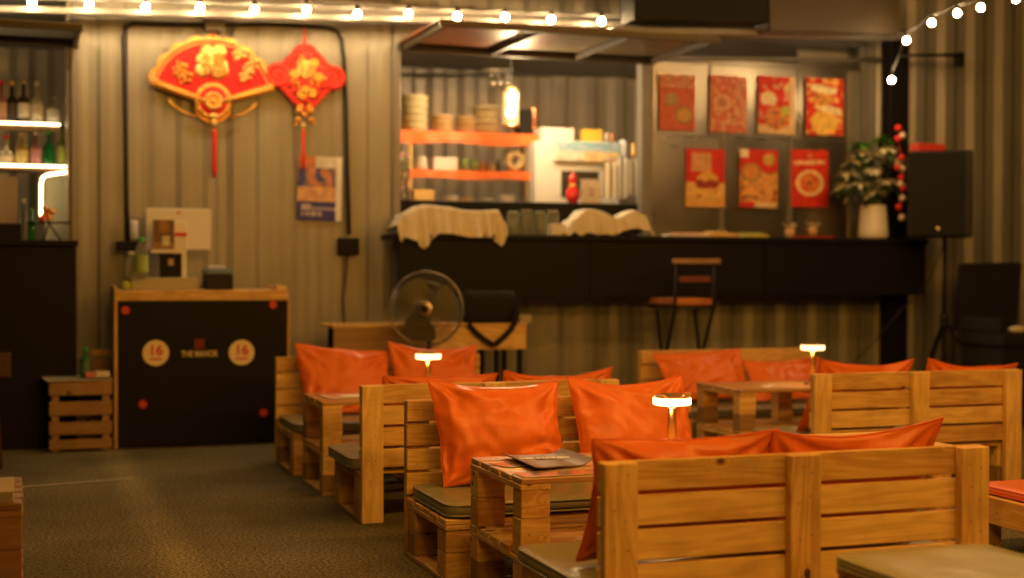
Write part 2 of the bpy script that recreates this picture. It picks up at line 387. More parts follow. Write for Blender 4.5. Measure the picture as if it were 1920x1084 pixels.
# frame members
for n, a0, a1, z0, z1, y0, y1 in (('corner_post', xo1-.01, xo1+.035, .1, TOP, WY-.012, WY+.06), ('corner_post', xo2-.05, xo2, .1, TOP, WY-.012, WY+.07),
        ('corner_post', xo3-.01, xp0-.005, 1.2, TOP, WY-.02, WY+.07), ('corner_post', xp1-.02, xp1+.03, .1, TOP, WY-.015, WY+.05)):
    MB().box(a0, y0, z0, a1, y1, z1, .004).build(n, M_FRAME, cont)
MB().box(xL, WY-.02, .02, xR, WY+.05, .12, .004).build('bottom_rail', M_FRAME, cont)
MB().box(xL, WY-.03, TOP-.02, xp1-.03, WY+.05, TOP+.07, .004).build('top_rail', M_FRAME, cont)
# rail under the apron and sill of the serving window
a, b_ = at(950, 562, y=WY), at(1665, 556, y=WY)
MB().box(a.x, WY-.025, (a.z+b_.z)/2-.02, b_.x, WY+.0, (a.z+b_.z)/2+.02, .004).build('rail', M_FRAME, cont)
zs = Z(378, 975)
MB().box(xo2, WY+.05, 1.235, xo3, WY+.10, zs, .004).build('window_sill', M_BLACK, cont)
MB().box(xo2, WY+.10, zs-.03, xo3, WY+.50, zs, .004).build('inner_counter', M_BLACK, cont)
# head of the window: everything above the hinge line
zh = Z(100, 975)
MB().box(xo2, WY+.02, zh, xo3, WY+.06, TOP-.02).build('window_head', M_FRAME, cont)
# pipe above the poster panel
a, b_ = at(1215, 108, y=WY-.04), at(1700, 114, y=WY-.04)
MB().tube([a, b_], .018, 10).build('pipe', M_FRAME, cont)
# a curtain rail inside the window
MB().tube([at(752, 140, y=YB-.1), at(1205, 140, y=YB-.1)], .012, 6).build('pipe', M_FRAME, cont)

M_TUBE = mat('kitchen_tube', (1, .9, .8), .3, emit=(1, .70, .38), es=68)
t_ = thing('added_ceiling_tube', (3.4, 9.2, TOP-.06), 'unseen fluorescent tube added to the ceiling inside the kitchen behind the window head', 'lamp')  # unseen lamp, added to brighten the kitchen
MB().tube([(2.7, 9.2, TOP-.05), (4.3, 9.2, TOP-.05)], .016, 10).build('tube', M_TUBE, t_)
MB().box(2.68, 9.17, TOP-.03, 4.32, 9.23, TOP-.001, .003).build('fitting', M_WHITE, t_)
# stainless panel behind the posters: two leaves
pan = thing('poster_panel', ((xp0+xp1)/2, WY, 1.25), 'stainless steel shutter panels carrying the red food posters', 'panel')
ztop = Z(118, 1400)
zmid = Z(258, 1400)
for x0, x1, z0, z1, dy in ((X(1222), X(1352), 1.25, zmid-.004, 0), (X(1356), X(1480), 1.25, zmid-.004, .012), (X(1484), xp1, 1.25, zmid-.004, .004),
                         (X(1226), X(1330), zmid, ztop, .006), (X(1334), X(1494), zmid, ztop, 0), (X(1498), xp1, zmid, ztop, .01)):
    bm = MB(); bm.box(x0, WY+.012+dy, z0, x1, WY+.028+dy, z1, .003); bm.build('steel_leaf', M_STAIN, pan)
for px in (1354, 1482):
    MB().box(X(px)-.012, WY-.004, 1.25, X(px)+.012, WY+.014, zmid+.03, .002).build('mullion', M_FRAME, pan)
MB().box(xp0, WY-.004, ztop-.02, xp1, WY+.03, ztop+.015, .003).build('frame', M_STAIN, pan)
MB().box(X(1592), WY-.006, 1.25, X(1612), WY+.03, ztop-.02, .002).build('frame', M_FRAME, pan)

# awning flap of the serving window
def awning(pxl, pxr, py, out, label, ribs, sheetm, name='awning'):
    a, b_ = at(pxl, py, y=WY-.02), at(pxr, py+9 if pxr > 1000 else py, y=WY-.02)
    t_ = thing(name, (a.x, WY-.02, a.z), label, 'awning')
    zz = (a.z+b_.z)/2
    MB().box(a.x, WY-.05, zz-.025, b_.x, WY-.02, zz+.02, .003).build('hinge_rail', M_BROWN, t_)
    MB().box(a.x, WY-out-.03, zz-.02, b_.x, WY-out, zz+.02, .003).build('front_rail', M_BROWN, t_)
    for k in ribs:
        xx = a.x+(b_.x-a.x)*k
        MB().box(xx-.012, WY-out, zz-.022, xx+.012, WY-.05, zz+.015, .003).build('rib', M_BROWN, t_)
    xm = a.x+(b_.x-a.x)*.5
    MB().box(a.x+.001, WY-out, zz+.021, xm-.001, WY-.02, zz+.03).build('sheet', sheetm, t_); MB().box(xm+.001, WY-out, zz+.021, b_.x-.001, WY-.02, zz+.03).build('sheet', sheetm if sheetm == M_WALL else mat('beige_sheet', (.15, .11, .06), .4, var=.15), t_)
    return t_
awning(745, 1225, 98, .98, 'propped open awning flap over the serving window, seen from below', (.02, .35, .68, .985), M_ORP)
awning(-420, 148, 68, .6, 'small awning flap above the bottle shelves at the left', (.985, .6), M_WALL)

# counter with black apron
a, b_ = at(745, 447, y=8.55), at(1742, 440, y=8.55)
CZ = (a.z+b_.z)/2
CT = thing('serving_counter', ((a.x+b_.x)/2, 8.75, 0), 'long black serving counter with deep black apron below the window', 'counter')
MB().box(a.x, 8.55, CZ-.035, b_.x, WY-.021, CZ, .004).build('counter_top', M_BLACK, CT)
ab = at(1200, 556, y=8.57).z
for k in range(3):
    wd_ = (b_.x-a.x-.02)/3; MB().box(a.x+.01+wd_*k+.002, 8.57+.002*(k % 2), ab, a.x+.01+wd_*(k+1)-.002, 8.60, CZ-.036, .003).build('apron_panel', M_BLACK, CT)
for px in (800, 1300): MB().box(X(px), 8.62, ab, X(px)+.04, WY-.03, ab+.04, .002).build('bracket', M_FRAME, CT)

# black square post carrying the roof
px0, px1 = at(1668, 400, y=8.84), at(1704, 400, y=8.84)
p = thing('roof_post', ((px0.x+px1.x)/2, 8.9, 0), 'black square steel post standing before the right end of the counter', 'post')
MB().box(px0.x, 8.84, .008, px1.x, 8.95, 2.78, .004).build('shaft', M_BLACK, p)
MB().box(px0.x-.04, 8.80, .0, px1.x+.04, 8.955, .008, .001).build('base_plate', M_BLACK, p)
# roof beams at the top of the frame
def beam(pa, pb, h, y0, y1, label, m=M_FRAME, name='roof_beam'):
    a, b_ = at(*pa, y=y0), at(*pb, y=y0)
    d = b_-a; ang = -math.atan2(d.z, d.x)
    bm = MB(); bm.box(-d.length/2, 0, 0, d.length/2, y1-y0, h, .004)
    o = bm.build(name, m, None, origin=(0, 0, 0)); o.location = (a+b_)/2; o.rotation_euler = (0, ang, 0); o.location.y = y0
    return tag(o, label, 'beam')
beam((1150, 62), (1700, 70), .04, 8.3, 8.45, 'dark steel roof beam running above the poster panel')
beam((1190, 38), (1440, 42), .3, 8.1, 8.3, 'deep dark boxed roof beam at the top behind the last bulb', M_BLACK)
beam((1444, 58), (1690, 62), .3, 8.14, 8.34, 'deep brownish boxed roof beam ending at the black post', mat('brown_steel', (.13, .11, .075), .5, var=.2))
beam((-60, 20), (1200, 52), .035, 8.66, 8.72, 'long steel tube carrying the bulb string along the container', M_FRAME)
beam((-60, -6), (1200, 34), .02, 8.62, 8.65, 'upper thin steel tube above the bulb string', M_FRAME)
o = MB().tube([at(1690, 104, y=8.5), at(1800, 103, y=8.5)], .012, 8).build('bracket_arm', M_BLACK); tag(o, 'thin black bracket arm reaching right from the black post', 'bracket')
o = MB().box(at(1793, 98, y=8.5).x, 8.48, at(1793, 124, y=8.5).z, at(1806, 98, y=8.5).x, 8.54, at(1793, 98, y=8.5).z, .003).build('wall_clamp', M_BLACK); tag(o, 'small black clamp at the end of the bracket arm', 'clamp')

# ================================================================== string lights
def string(name, pts, label, mb, r=.0205, sock=True, drop=.05, cab=True):
    t_ = thing(name, pts[0], label, 'string lights', 'strings of round bulbs')
    cp = []
    for i, p in enumerate(pts):
        cp.append(Vector(p)+Vector((0, 0, drop)))
        if i < len(pts)-1: cp.append((Vector(p)+Vector(pts[i+1]))/2+Vector((0, 0, drop-.012)))
    MB().tube(cp, .004, 6).build('cable', M_RUBBER, t_)
    bm0 = MB(); bm0.ball((0, 0, 0), r, 2, (1, 1, 1.08)); me0 = None
    sm = None
    for i, p in enumerate(pts):
        if me0 is None:
            o = bm0.build('bulb', mb, t_, origin=(0, 0, 0)); me0 = o.data; o.location = Vector(p)-world(t_)
        else: o = link('bulb', me0, t_, p)
        if sm is None:
            q = MB().lathe([(.013, .0), (.014, .012), (.012, .034), (.004, .04)], n=10).build('socket', M_RUBBER, o, origin=(0, 0, 0)); sm = q.data
            q.location = (0, 0, r*.95)
        else: q = bpy.data.objects.new('socket', sm); COL.objects.link(q); q.parent = o; q.location = (0, 0, r*.95)
    return t_
SY = 8.52
pts = [at(x, y, y=SY) for x, y in ((-48, 3), (60, 5), (167, 8), (273, 13), (375, 14), (477, 18), (575, 18), (670, 27), (766, 26), (857, 31), (947, 32), (1033, 37), (1128, 40))]
string('string_lights', pts, 'string of round warm bulbs along the top of the container wall', M_BULB)
rp = [at(1672, 150, y=8.3), at(1700, 76, y=7.9), at(1747, 43, y=7.4), at(1795, 25, y=6.9), at(1839, 14, y=6.4), at(1905, -2, y=5.9), at(2010, -30, y=5.3), at(2160, -60, y=4.7)]
string('string_lights', rp, 'string of bulbs rising from the black post to the top right corner', M_BULB, r=.018)
# unseen strings added over the terrace to light the seating
tp = [Vector((.2+.62*i, 1.0+.03*i, 2.25-.05*math.sin(i))) for i in range(8)]
string('string_lights', tp, 'unseen string of bulbs added over the terrace, before the front booth', M_BULBT, r=.03)
tp = [Vector((.7+.72*i, 3.75, 2.35-.04*math.cos(i))) for i in range(7)]
string('string_lights', tp, 'unseen string of bulbs added overhead between the front booths', mat('lit_bulb_mid', (1, .9, .7), .3, emit=TERRACE_COL, es=S_TERRACE*.8), r=.03)
tp = [Vector((.9+.85*i, 6.1, 2.75-.04*math.cos(i))) for i in range(6)]
string('string_lights', tp, 'unseen string of bulbs added overhead above the rear booths', MATS['lit_bulb_mid'], r=.021)

# ================================================================== PALLET FURNITURE
W_, DP, HB, HR = 1.138, .535, .5643, .213
def pallet(parent, x0, x1, ya, yb, z0, h, nplank, bd, mtop=None, bw=.095, gap=.02, mid=True, floor=True):
    """one pallet between ya<yb: floor boards, blocks, stringers, deck boards"""
    t_ = .018; mtop = mtop or WX
    xs = [x0, x1-bw]+([(x0+x1-bw)/2] if mid else [])
    for x in xs:
        if floor: board(parent, 'bottom_board', x+.001, x+bw-.001, ya, yb, z0, z0+t_, WY_)
        board(parent, 'stringer', x, x+bw, ya, yb, z0+h-2*t_, z0+h-t_-.0005, WY_)
        zb0 = z0+(t_ if floor else 0)+.0005; zb1 = z0+h-2*t_-.0005; zm = (zb0+zb1)/2+random.uniform(-.006, .006)
        for y in (ya+.002, yb-bd-.002):
            board(parent, 'block', x+random.uniform(0, .003), x+bw-random.uniform(.001, .003), y, y+bd, zb0, zm-.0006, DX if random.random() < .25 else WX)
            board(parent, 'block', x+random.uniform(0, .003), x+bw-random.uniform(.001, .003), y+random.uniform(-.001, .001), y+bd, zm+.0006, zb1, WX)
    pw = (yb-ya-gap*(nplank-1))/nplank
    for i in range(nplank):
        y = ya+i*(pw+gap); e = random.uniform(-.002, .003)
        board(parent, 'deck_board', x0+e, x1-random.uniform(-.002, .003), y, y+pw, z0+h-t_, z0+h, mtop)
def nails(parent, pts):
    bm = MB()
    for p, ax in pts:
        bm.lathe([(.0026, -.0004), (.0026, .0010), (.001, .0013)], p, 7, M=Matrix.Rotation(R(90), 4, 'X') if ax == 'y' else (Matrix.Rotation(R(-90), 4, 'Y') if ax == 'x' else Matrix()))
    o = bm.build('nail_heads', M_FRAME, parent); o['kind'] = 'stuff'
def sofa(x, yb, s, label, name='pallet_sofa'):
    """yb: rear plane of the back; s=-1 faces the camera, +1 faces the container"""
    t_ = thing(name, (x+W_/2, yb+s*.25, 0), label, 'sofa', 'pallet sofas set out in booths')
    def Y(a, b_): return (min(yb+s*a, yb+s*b_), max(yb+s*a, yb+s*b_))
    y0, y1 = Y(0, .03)
    for px in (x, x+W_/2-.045, x+W_-.09): board(t_, 'post', px, px+.09, y0, y1, .001, HB-.0015, WZ, jit=.001)
    y0, y1 = Y(.031, .049)
    for k in range(4): board(t_, 'back_board', x-.001, x+W_+.001, y0, y1, HB-.088*k-.077, HB-.088*k+(.0 if k else .0), WX, jit=.0015)
    y0, y1 = Y(.051, DP)
    pallet(t_, x, x+W_, y0, y1, 0, HR, 5, .1)
    pts = []
    for k in range(4):
        for px in (x+.03, x+.06, x+W_/2-.015, x+W_/2+.015, x+W_-.06, x+W_-.03):
            pts.append(((px+random.uniform(-.006, .006), yb-.049-.0006 if s < 0 else yb-.0006, HB-.088*k-.04+random.uniform(-.02, .02)), 'y'))
    for px in (x+.03, x+.065): 
        for z_ in (.06, .10, .15): pts.append(((px, (y0 if s < 0 else y1)+.0005, z_), 'y'))
    nails(t_, pts)
    return t_
def table(x, yfar, wd, label, d=.49, group='two tier pallet tables'):
    t_ = thing('pallet_table', (x+wd/2, yfar-d/2, 0), label, 'table', group)
    pallet(t_, x, x+wd, yfar-d, yfar, 0, .2165, 5, .075)
    pallet(t_, x, x+wd, yfar-d, yfar, .2168, .2135, 5, .075, mtop=TX, floor=False)
    pts = []
    for px in (x+.02, x+.075, x+wd-.075, x+wd-.02):
        for z_ in (.05, .12, .26, .33, .36): pts.append(((px+random.uniform(-.008, .008), yfar-d+.0012, z_+random.uniform(-.008, .008)), 'y'))
        for k in range(5): pts.append(((px, yfar-d+.035+k*.102+random.uniform(-.008, .008), .4304), 'z'))
    nails(t_, pts)
    return t_
def cushion(x0, x1, y0, y1, z, h, label, m=M_OLIVE, mp=M_OLIVE_P, seed=0, group='olive vinyl seat cushions', rot=0):
    t_ = thing('seat_cushion', ((x0+x1)/2, (y0+y1)/2, z), label, 'cushion', group)
    bm = MB(); nx, ny = 34, 18; cx, cy = (x0+x1)/2, (y0+y1)/2; hx, hy = (x1-x0)/2, (y1-y0)/2
    def pt(u, v, side):
        # superellipse-like plan with soft corners
        e = min(1-abs(u), 1-abs(v)); cr = .05
        x, y = u*hx, v*hy
        ax, ay = hx-cr, hy-cr
        if abs(x) > ax and abs(y) > ay:
            dx, dy = (abs(x)-ax), (abs(y)-ay); mxx = max(dx, dy); l = math.hypot(dx, dy)
            if l > 0: x = math.copysign(ax+dx/l*mxx, x); y = math.copysign(ay+dy/l*mxx, y)
        q = min((1-abs(u))*hx, (1-abs(v))*hy); puff = min(1, (q/.05))**.5 if q > 0 else 0
        wv = .004*noise.noise(Vector((x*6+seed, y*6, side)))+.003*noise.noise(Vector((x*15, y*15+seed, side)))
        if side > 0: zz = z+h*.78+puff*h*.22+wv*puff
        else: zz = z+h*.16-puff*h*.16
        return (cx+x, cy+y, zz)
    us = [math.sin(math.pi/2*(2*i/nx-1)) for i in range(nx+1)]; vs = [math.sin(math.pi/2*(2*j/ny-1)) for j in range(ny+1)]
    bm.grid([[pt(u, v, 1) for u in us] for v in vs]); bm.grid([[pt(u, v, -1) for u in us] for v in vs])
    per = [(u, -1) for u in us]+[(1, v) for v in vs[1:]]+[(u, 1) for u in us[::-1][1:]]+[(-1, v) for v in vs[::-1][1:-1]]
    T = [Vector(pt(u, v, 1)) for u, v in per]; Bm = [Vector(pt(u, v, -1)) for u, v in per]
    rows = []
    for k in range(4):
        q = k/3; bul = .006*math.sin(math.pi*q)
        rows.append([tuple(a.lerp(b_, q)+((a-Vector((cx, cy, a.z))).normalized()*bul)) for a, b_ in zip(T, Bm)]+[tuple(T[0].lerp(Bm[0], q)+((T[0]-Vector((cx, cy, T[0].z))).normalized()*bul))])
    bm.grid(rows); bmesh.ops.remove_doubles(bm.bm, verts=bm.bm.verts[:], dist=.0003)
    o = bm.build('pad', m, t_)
    for pts_ in (T, Bm):
        MB().tube([p+(p-Vector((cx, cy, p.z))).normalized()*.002 for p in pts_], .0038, 6, closed=True).build('piping', mp, t_)
    if rot: t_.rotation_euler = (0, 0, rot)
    return t_

def pillow(TL, TR, BR, BL, label, T=.078, pinch=.045, sag=.0, seed=0, name='throw_pillow', n=44, topw=0):
    """corners in world space; T half thickness"""
    TL, TR, BR, BL = map(Vector, (TL, TR, BR, BL)); c = (TL+TR+BR+BL)/4
    ex = ((TR+BR)-(TL+BL)).normalized(); ez = ((TL+TR)-(BL+BR)); ez = (ez-ex*ez.dot(ex)).normalized(); ny = ex.cross(ez).normalized()   # towards +Y-ish
    t_ = thing(name, (c.x, c.y, min(BL.z, BR.z)), label, 'pillow', 'orange vinyl throw pillows')
    rnd = random.Random(seed); ph = [rnd.uniform(0, 6.28) for _ in range(8)]; am = [rnd.uniform(.6, 1.3) for _ in range(8)]
    wr = (TR-TL).length
    def pos(u, v, side):
        a_, b2 = pinch*am[0], pinch*am[1]
        uu = u*(1-a_*(1-v*v)**1.3*(abs(u)**1.5)); vv = v*(1-b2*(1-u*u)**1.3*(abs(v)**1.5))
        s_, t2 = (uu+1)/2, (vv+1)/2
        p = (BL*(1-s_)+BR*s_)*(1-t2)+(TL*(1-s_)+TR*s_)*t2
        if v > 0: p = p-ez*sag*(1-u*u)*v
        p = p+ez*(.012*noise.noise(Vector((u*1.6+seed, 3, 0))))*max(0, v)**2+ex*(.012*noise.noise(Vector((7, v*1.6+seed, 0))))*abs(u)**3
        q = max(0, 1-u*u)**.62*max(0, 1-v*v)**.62
        # fuller at the bottom
        q *= (1-.18*v)
        h = T*q
        wz = 0
        for i, (cu, cv) in enumerate(((-1, 1), (1, 1), (1, -1), (-1, -1))):
            du, dv = u-cu, v-cv; r = math.hypot(du, dv); an = math.atan2(dv, du)
            wz += .014*am[i+2]*math.sin(an*(9+i)+ph[i]+2.2*noise.noise(Vector((u*2+seed, v*2, i))))*math.exp(-((r-.42)/.36)**2)
        wz += .02*(noise.noise(Vector((u*1.4+seed*1.7, v*1.4, side*.6)))) + .006*(abs(noise.noise(Vector((u*2.8+seed, v*2.2, side))))-.3)
        # a deep sagging fold
        fv = -.55+.25*math.sin(u*2+ph[5]); wz -= .024*am[3]*math.exp(-((v-fv)/.07)**2)*(.5+.5*math.sin(u*2.5+ph[6]))
        wz += .016*abs(noise.noise(Vector((u*3.1+seed*2, v*1.3+u*1.2, 5+side*.3))))*(1.2-abs(u)*.4)-.010*abs(noise.noise(Vector((u*2.2-v*3.0, v*2.4+u*4.2, seed))))
        # edge gathers
        wz += .006*math.sin(v*24+ph[4])*math.exp(-((1-abs(u))/.10)**2)+.003*math.sin(u*26+ph[7])*math.exp(-((1-abs(v))/.08)**2)
        return p-ny*side*(h+wz*min(1, q*2.4))
    us = [math.sin(math.pi/2*(2*i/n-1)*.93)/math.sin(math.pi/2*.93) for i in range(n+1)]
    bm = MB()
    bm.grid([[pos(u, v, 1) for u in us] for v in us]); bm.grid([[pos(u, v, -1) for u in us] for v in us])
    bmesh.ops.remove_doubles(bm.bm, verts=bm.bm.verts[:], dist=.0004)
    bm.build('cover', M_VINYL, t_, origin=c)
    per = [(u, -1) for u in us]+[(1, v) for v in us[1:]]+[(u, 1) for u in us[::-1][1:]]+[(-1, v) for v in us[::-1][1:-1]]
    MB().tube([pos(u, v, 1) for u, v in per], .0028, 5, closed=True).build('seam', M_PIPE, t_, origin=c)
    return t_
def lean(pTL, pTR, yt, yb, zb, drop=None, dx=(0, 0), label='', **k):
    """top corners from the picture at depth yt, bottom corners at depth yb on the cushion"""
    a, b_ = at(*pTL, y=yt), at(*pTR, y=yt)
    return pillow(a, b_, (b_.x+dx[1], yb, zb), (a.x+dx[0], yb, zb), label, **k)

XL_, XR_ = 1.32, 3.42
sofa(XL_-.02, 7.61, -1, 'pallet sofa facing us beside the black kiosk, rearmost of the left column')
table(1.31, 6.885, 1.0, 'pallet table with papers and a lit lamp, in the booth beside the kiosk')
sofa(XL_, 5.65, 1, 'pallet sofa seen from behind, its post rising just left of the middle booth')
sofa(XL_+.01, 5.027, -1, 'pallet sofa facing us with two upright orange pillows behind the menu table')
table(1.387, 4.40, 1.1, 'pallet table with the brown menu and the sharp lit lamp')
sofa(XL_+.047, 3.2335, 1, 'nearest pallet sofa seen from behind, its boards filling the lower right')
sofa(XR_, 7.60, -1, 'pallet sofa facing us below the bar stool, in the far right booth')
table(XR_+.03, 6.90, 1.0, 'pallet table with a lit lamp in the far right booth')
sofa(XR_+.005, 5.65, 1, 'pallet sofa seen from behind at the right edge, below the loudspeaker')
ci = .012
cushion(XL_-.02+ci, XL_-.02+W_-ci, 7.61-DP-.01, 7.61-.06, HR+.001, .052, 'olive cushion on the rearmost left sofa beside the kiosk', seed=1)
cushion(XL_-.03, XL_+W_-ci, 5.65+.06, 5.65+DP+.015, HR+.001, .056, 'olive cushion poking out left of the second sofa from behind', seed=2)
cushion(XL_+.01+ci, XL_+.01+W_-ci, 5.027-DP-.0, 5.027-.06, HR+.001, .056, 'shiny olive cushion under the two upright orange pillows', seed=3)
cushion(XL_+.047-.04, XL_+.047+W_-ci, 3.2335+.06, 3.2335+DP+.02, HR+.001, .056, 'olive cushion on the nearest sofa, its corner left of the back', seed=4)
cushion(XR_+ci, XR_+W_-ci, 7.6-DP, 7.6-.06, HR+.001, .052, 'olive cushion on the far right sofa below the bar stool', seed=5)
cushion(XR_-.03, XR_+W_-ci, 5.65+.06, 5.65+DP+.01, HR+.001, .056, 'olive cushion on the right edge sofa seen from behind', seed=6)

ZC = HR+.058
# A
lean((553, 645), (727, 661), 7.50, 7.36, ZC, dx=(.03, .0), sag=-.005, label='tall orange pillow at the left of the rearmost left sofa', seed=11, T=.05)
lean((726, 639), (891, 648), 7.48, 7.34, ZC, dx=(.03, -.02), sag=.03, label='orange pillow behind the unfocused table lamp, below the fan', seed=12, T=.05)
# B (backs towards us, leaning on the back boards)
lean((718, 704), (932, 699), 5.78, 5.94, ZC, sag=.012, dx=(0, 0), label='orange pillow peeking over the second sofa back, left one', seed=13)
lean((946, 697), (1150, 688), 5.78, 5.94, ZC, sag=.03, label='orange pillow peeking over the second sofa back, right one', seed=14)
# C
lean((802, 713), (1045, 715), 4.92, 4.80, ZC+.004, dx=(.02, .0), sag=.012, label='sharp upright orange pillow directly behind the brown menu', seed=15, T=.082, pinch=.055)
lean((1063, 706), (1278, 703), 4.92, 4.80, ZC+.004, dx=(.03, .02), sag=.03, label='sharp upright orange pillow directly behind the sharp lamp', seed=16, T=.06)
# D
pillow(at(1112, 822, y=3.345), at(1462, 806, y=3.345), (at(1462, 806, y=3.345).x, 3.5, ZC), at(1083, 1052, y=3.44), 'orange pillow hanging over the left end of the nearest sofa', seed=17, T=.075, pinch=.11, sag=.0)
lean((1450, 809), (1768, 782), 3.335, 3.50, ZC, dx=(0, 0), sag=.030, label='orange pillow on the right half of the nearest sofa, corner raised', seed=18, T=.06)
# F
pillow(at(1224, 664, y=7.46), at(1388, 655, y=7.48), at(1408, 742, y=7.3), at(1262, 752, y=7.3), 'tilted orange pillow on the far right sofa below the bar stool', seed=19, T=.05)
pillow(at(1392, 676, y=7.42), at(1534, 668, y=7.44), at(1560, 745, y=7.22), at(1420, 752, y=7.2), 'slumped orange pillow behind the far right table lamp', seed=20, T=.05, sag=.02)
# G
lean((1540, 673), (1715, 675), 5.78, 5.95, ZC, dx=(-.03, .0), sag=.028, label='orange pillow over the left half of the right edge sofa back', seed=21)
lean((1741, 672), (1908, 681), 5.78, 5.94, ZC, sag=.03, label='orange pillow over the right half of the right edge sofa back', seed=22)

# small table beyond the nearest sofa
t_ = thing('side_table', (2.92, 4.43, 0), 'small pale wooden side table half hidden behind the nearest sofa pillow', 'table')
x0, x1, y0, y1 = 2.747, 3.10, 4.2, 4.63
for k in range(4): board(t_, 'deck_board', x0, x1, y0+k*.11, y0+k*.11+.1, .412, .43, WX)
for x in (x0+.002, x1-.072):
    for y in (y0+.002, y1-.072): board(t_, 'leg', x, x+.07, y, y+.07, .001, .393, WZ)
board(t_, 'rail', x0+.001, x1-.001, y0, y0+.07, .394, .411, WX); board(t_, 'rail', x0+.001, x1-.001, y1-.07, y1, .394, .411, WX)

# low bench with orange pad at the right edge
t_ = thing('low_bench', (3.9, 4.2, 0), 'low wooden bench with an orange pad at the right edge', 'bench')
x0, x1, y0, y1 = 3.365, 4.5, 3.85, 4.50
board(t_, 'side_rail', x0, x0+.03, y0, y1, .113, .211, WY_); board(t_, 'side_rail', x1-.03, x1, y0, y1, .113, .211, WY_)
board(t_, 'long_rail', x0+.031, x1-.031, y1-.03, y1-.001, .113, .211, WX); board(t_, 'long_rail', x0+.031, x1-.031, y0+.001, y0+.03, .113, .211, WX)
for x in (x0+.032, x1-.102):
    for y in (y0+.04, y1-.1): board(t_, 'leg', x, x+.07, y, y+.06, .001, .205, WZ)
for k in range(5): board(t_, 'slat', x0+.031, x1-.031, y0+.035+k*.118, y0+.035+k*.118+.10, .192, .208, WX)
cushion(x0+.035, x1-.01, y0-.02, y1-.02, .212, .036, 'thin orange pad on the low wooden bench at the right edge', m=M_VINYL, mp=M_PIPE, seed=9, group='orange bench pads')

# stool with olive cushion in the foreground
t_ = thing('wooden_stool', (2.07, 2.78, 0), 'low wooden stool in the bottom right corner in front of the nearest sofa', 'stool')
x0, x1, y0, y1 = 1.845, 2.25, 2.53, 2.94
for x in (x0, x1-.06):
    for y in (y0, y1-.06): board(t_, 'leg', x, x+.06, y, y+.06, .001, .30, WZ)
for k in range(4): board(t_, 'deck_board', x0-.005, x1+.005, y0+k*.105, y0+k*.105+.092, .319, .335, WX)
for y in (y0+.001, y1-.031): board(t_, 'rail', x0+.001, x1-.001, y, y+.03, .301, .318, WX)
cushion(x0-.015, x1+.012, y0-.01, y1+.005, .336, .036, 'olive cushion on the foreground stool in the bottom right corner', seed=10)

# left foreground table edge
tlx = at(43, 1000, y=3.91).x
_wx, _wy = WX, WY_; TX0 = TX; TX = WX = WY_ = wood('shaded_brown_pine', 'X', (.27, .14, .055), (.16, .075, .028))  # shade on this table put into a darker wood colour
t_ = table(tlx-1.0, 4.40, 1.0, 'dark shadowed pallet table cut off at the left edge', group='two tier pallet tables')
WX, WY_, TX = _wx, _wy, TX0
t2 = thing('paper_stack', (tlx-.1, 4.1, .431), 'small stack of pale paper sheets on the left edge table', 'papers')
for k in range(5):
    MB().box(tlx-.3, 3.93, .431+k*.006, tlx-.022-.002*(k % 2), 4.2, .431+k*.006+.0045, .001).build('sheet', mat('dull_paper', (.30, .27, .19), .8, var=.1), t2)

# ================================================================== TABLE LAMPS
def lamp(px, py_top, y, label, base_py=None):
    p = at(px, py_top, y=y); x, z1 = p.x, p.z; z0 = .4305
    t_ = thing('table_lamp', (x, y, z0), label, 'lamp', 'cordless brass table lamps')
    R_ = .062
    MB().lathe([(.045, z0), (.046, z0+.004), (.044, z0+.009), (.02, z0+.012)], (x, y, 0), 28).build('base', M_BRASS, t_)
    MB().lathe([(.0185, z0+.0125), (.013, z1-.045), (.0125, z1-.0315)], (x, y, 0), 20).build('stem', M_BRASS, t_)
    MB().lathe([(R_-.004, z1-.031), (R_, z1-.029), (R_, z1-.0075), (R_-.001, z1-.006)], (x, y, 0), 40).build('diffuser', M_LAMP, t_)
    MB().lathe([(R_+.0005, z1-.0058), (R_+.0008, z1-.004), (R_-.004, z1-.0015), (.041, z1-.001), (.039, z1+.003), (.034, z1+.0045)], (x, y, 0), 40).build('cap', M_BRASS, t_)
    ll = bpy.data.lights.new('table_lamp_light', 'POINT'); ll.energy = 1.7; ll.color = (1, .58, .17); ll.shadow_soft_size = .02
    lo = bpy.data.objects.new('table_lamp_light', ll); COL.objects.link(lo); lo.parent = t_; lo.location = (-.03, -.035, z1-z0-.042)
    return t_
lamp(1260, 741, 4.15, 'sharp lit brass table lamp on the table with the brown menu')
lamp(803, 661, 6.65, 'blurred lit table lamp in front of the pillow below the fan')
lamp(1524, 645, 6.6, 'blurred lit table lamp on the far right booth table')

# menu on the table
def menu_bend(u, v): return .0
M_MENU = mat('brown_menu_cover', (.15, .09, .042), .42, spec=.45, bump=.08, bscale=60)
t_ = thing('menu', (1.72, 4.17, .431), 'brown curled menu booklet with white lettering on the table', 'menu')
c = [at(941, 857, z=.4335), at(1052, 853, z=.4335), at(1112, 871, z=.4335), at(1003, 884, z=.4335)]
bm = MB(); rows = []; und = []
for j in range(15):
    v = j/14; r = []; r2 = []
    for i in range(21):
        u = i/20; p = c[0].lerp(c[1], u).lerp(c[3].lerp(c[2], u), v)
        lift = .020*max(0, (u-.72)/.28)**2+.010*max(0, (.3-u)/.3)**2+.004*math.sin(u*5)*v
        r.append((p.x, p.y, .4345+.003+lift)); r2.append((p.x, p.y, .4345+lift))
    rows.append(r); und.append(r2)
bm.grid(rows); bm.grid(und)
ed = [rows[0], und[0]]; bm.grid(ed); bm.grid([rows[-1], und[-1]]); bm.grid([[r[0] for r in rows], [r[0] for r in und]]); bm.grid([[r[-1] for r in rows], [r[-1] for r in und]])
bm.build('cover', M_MENU, t_)
p = c[0].lerp(c[2], .5); d = (c[1]-c[0]); ang = math.atan2(d.y, d.x)
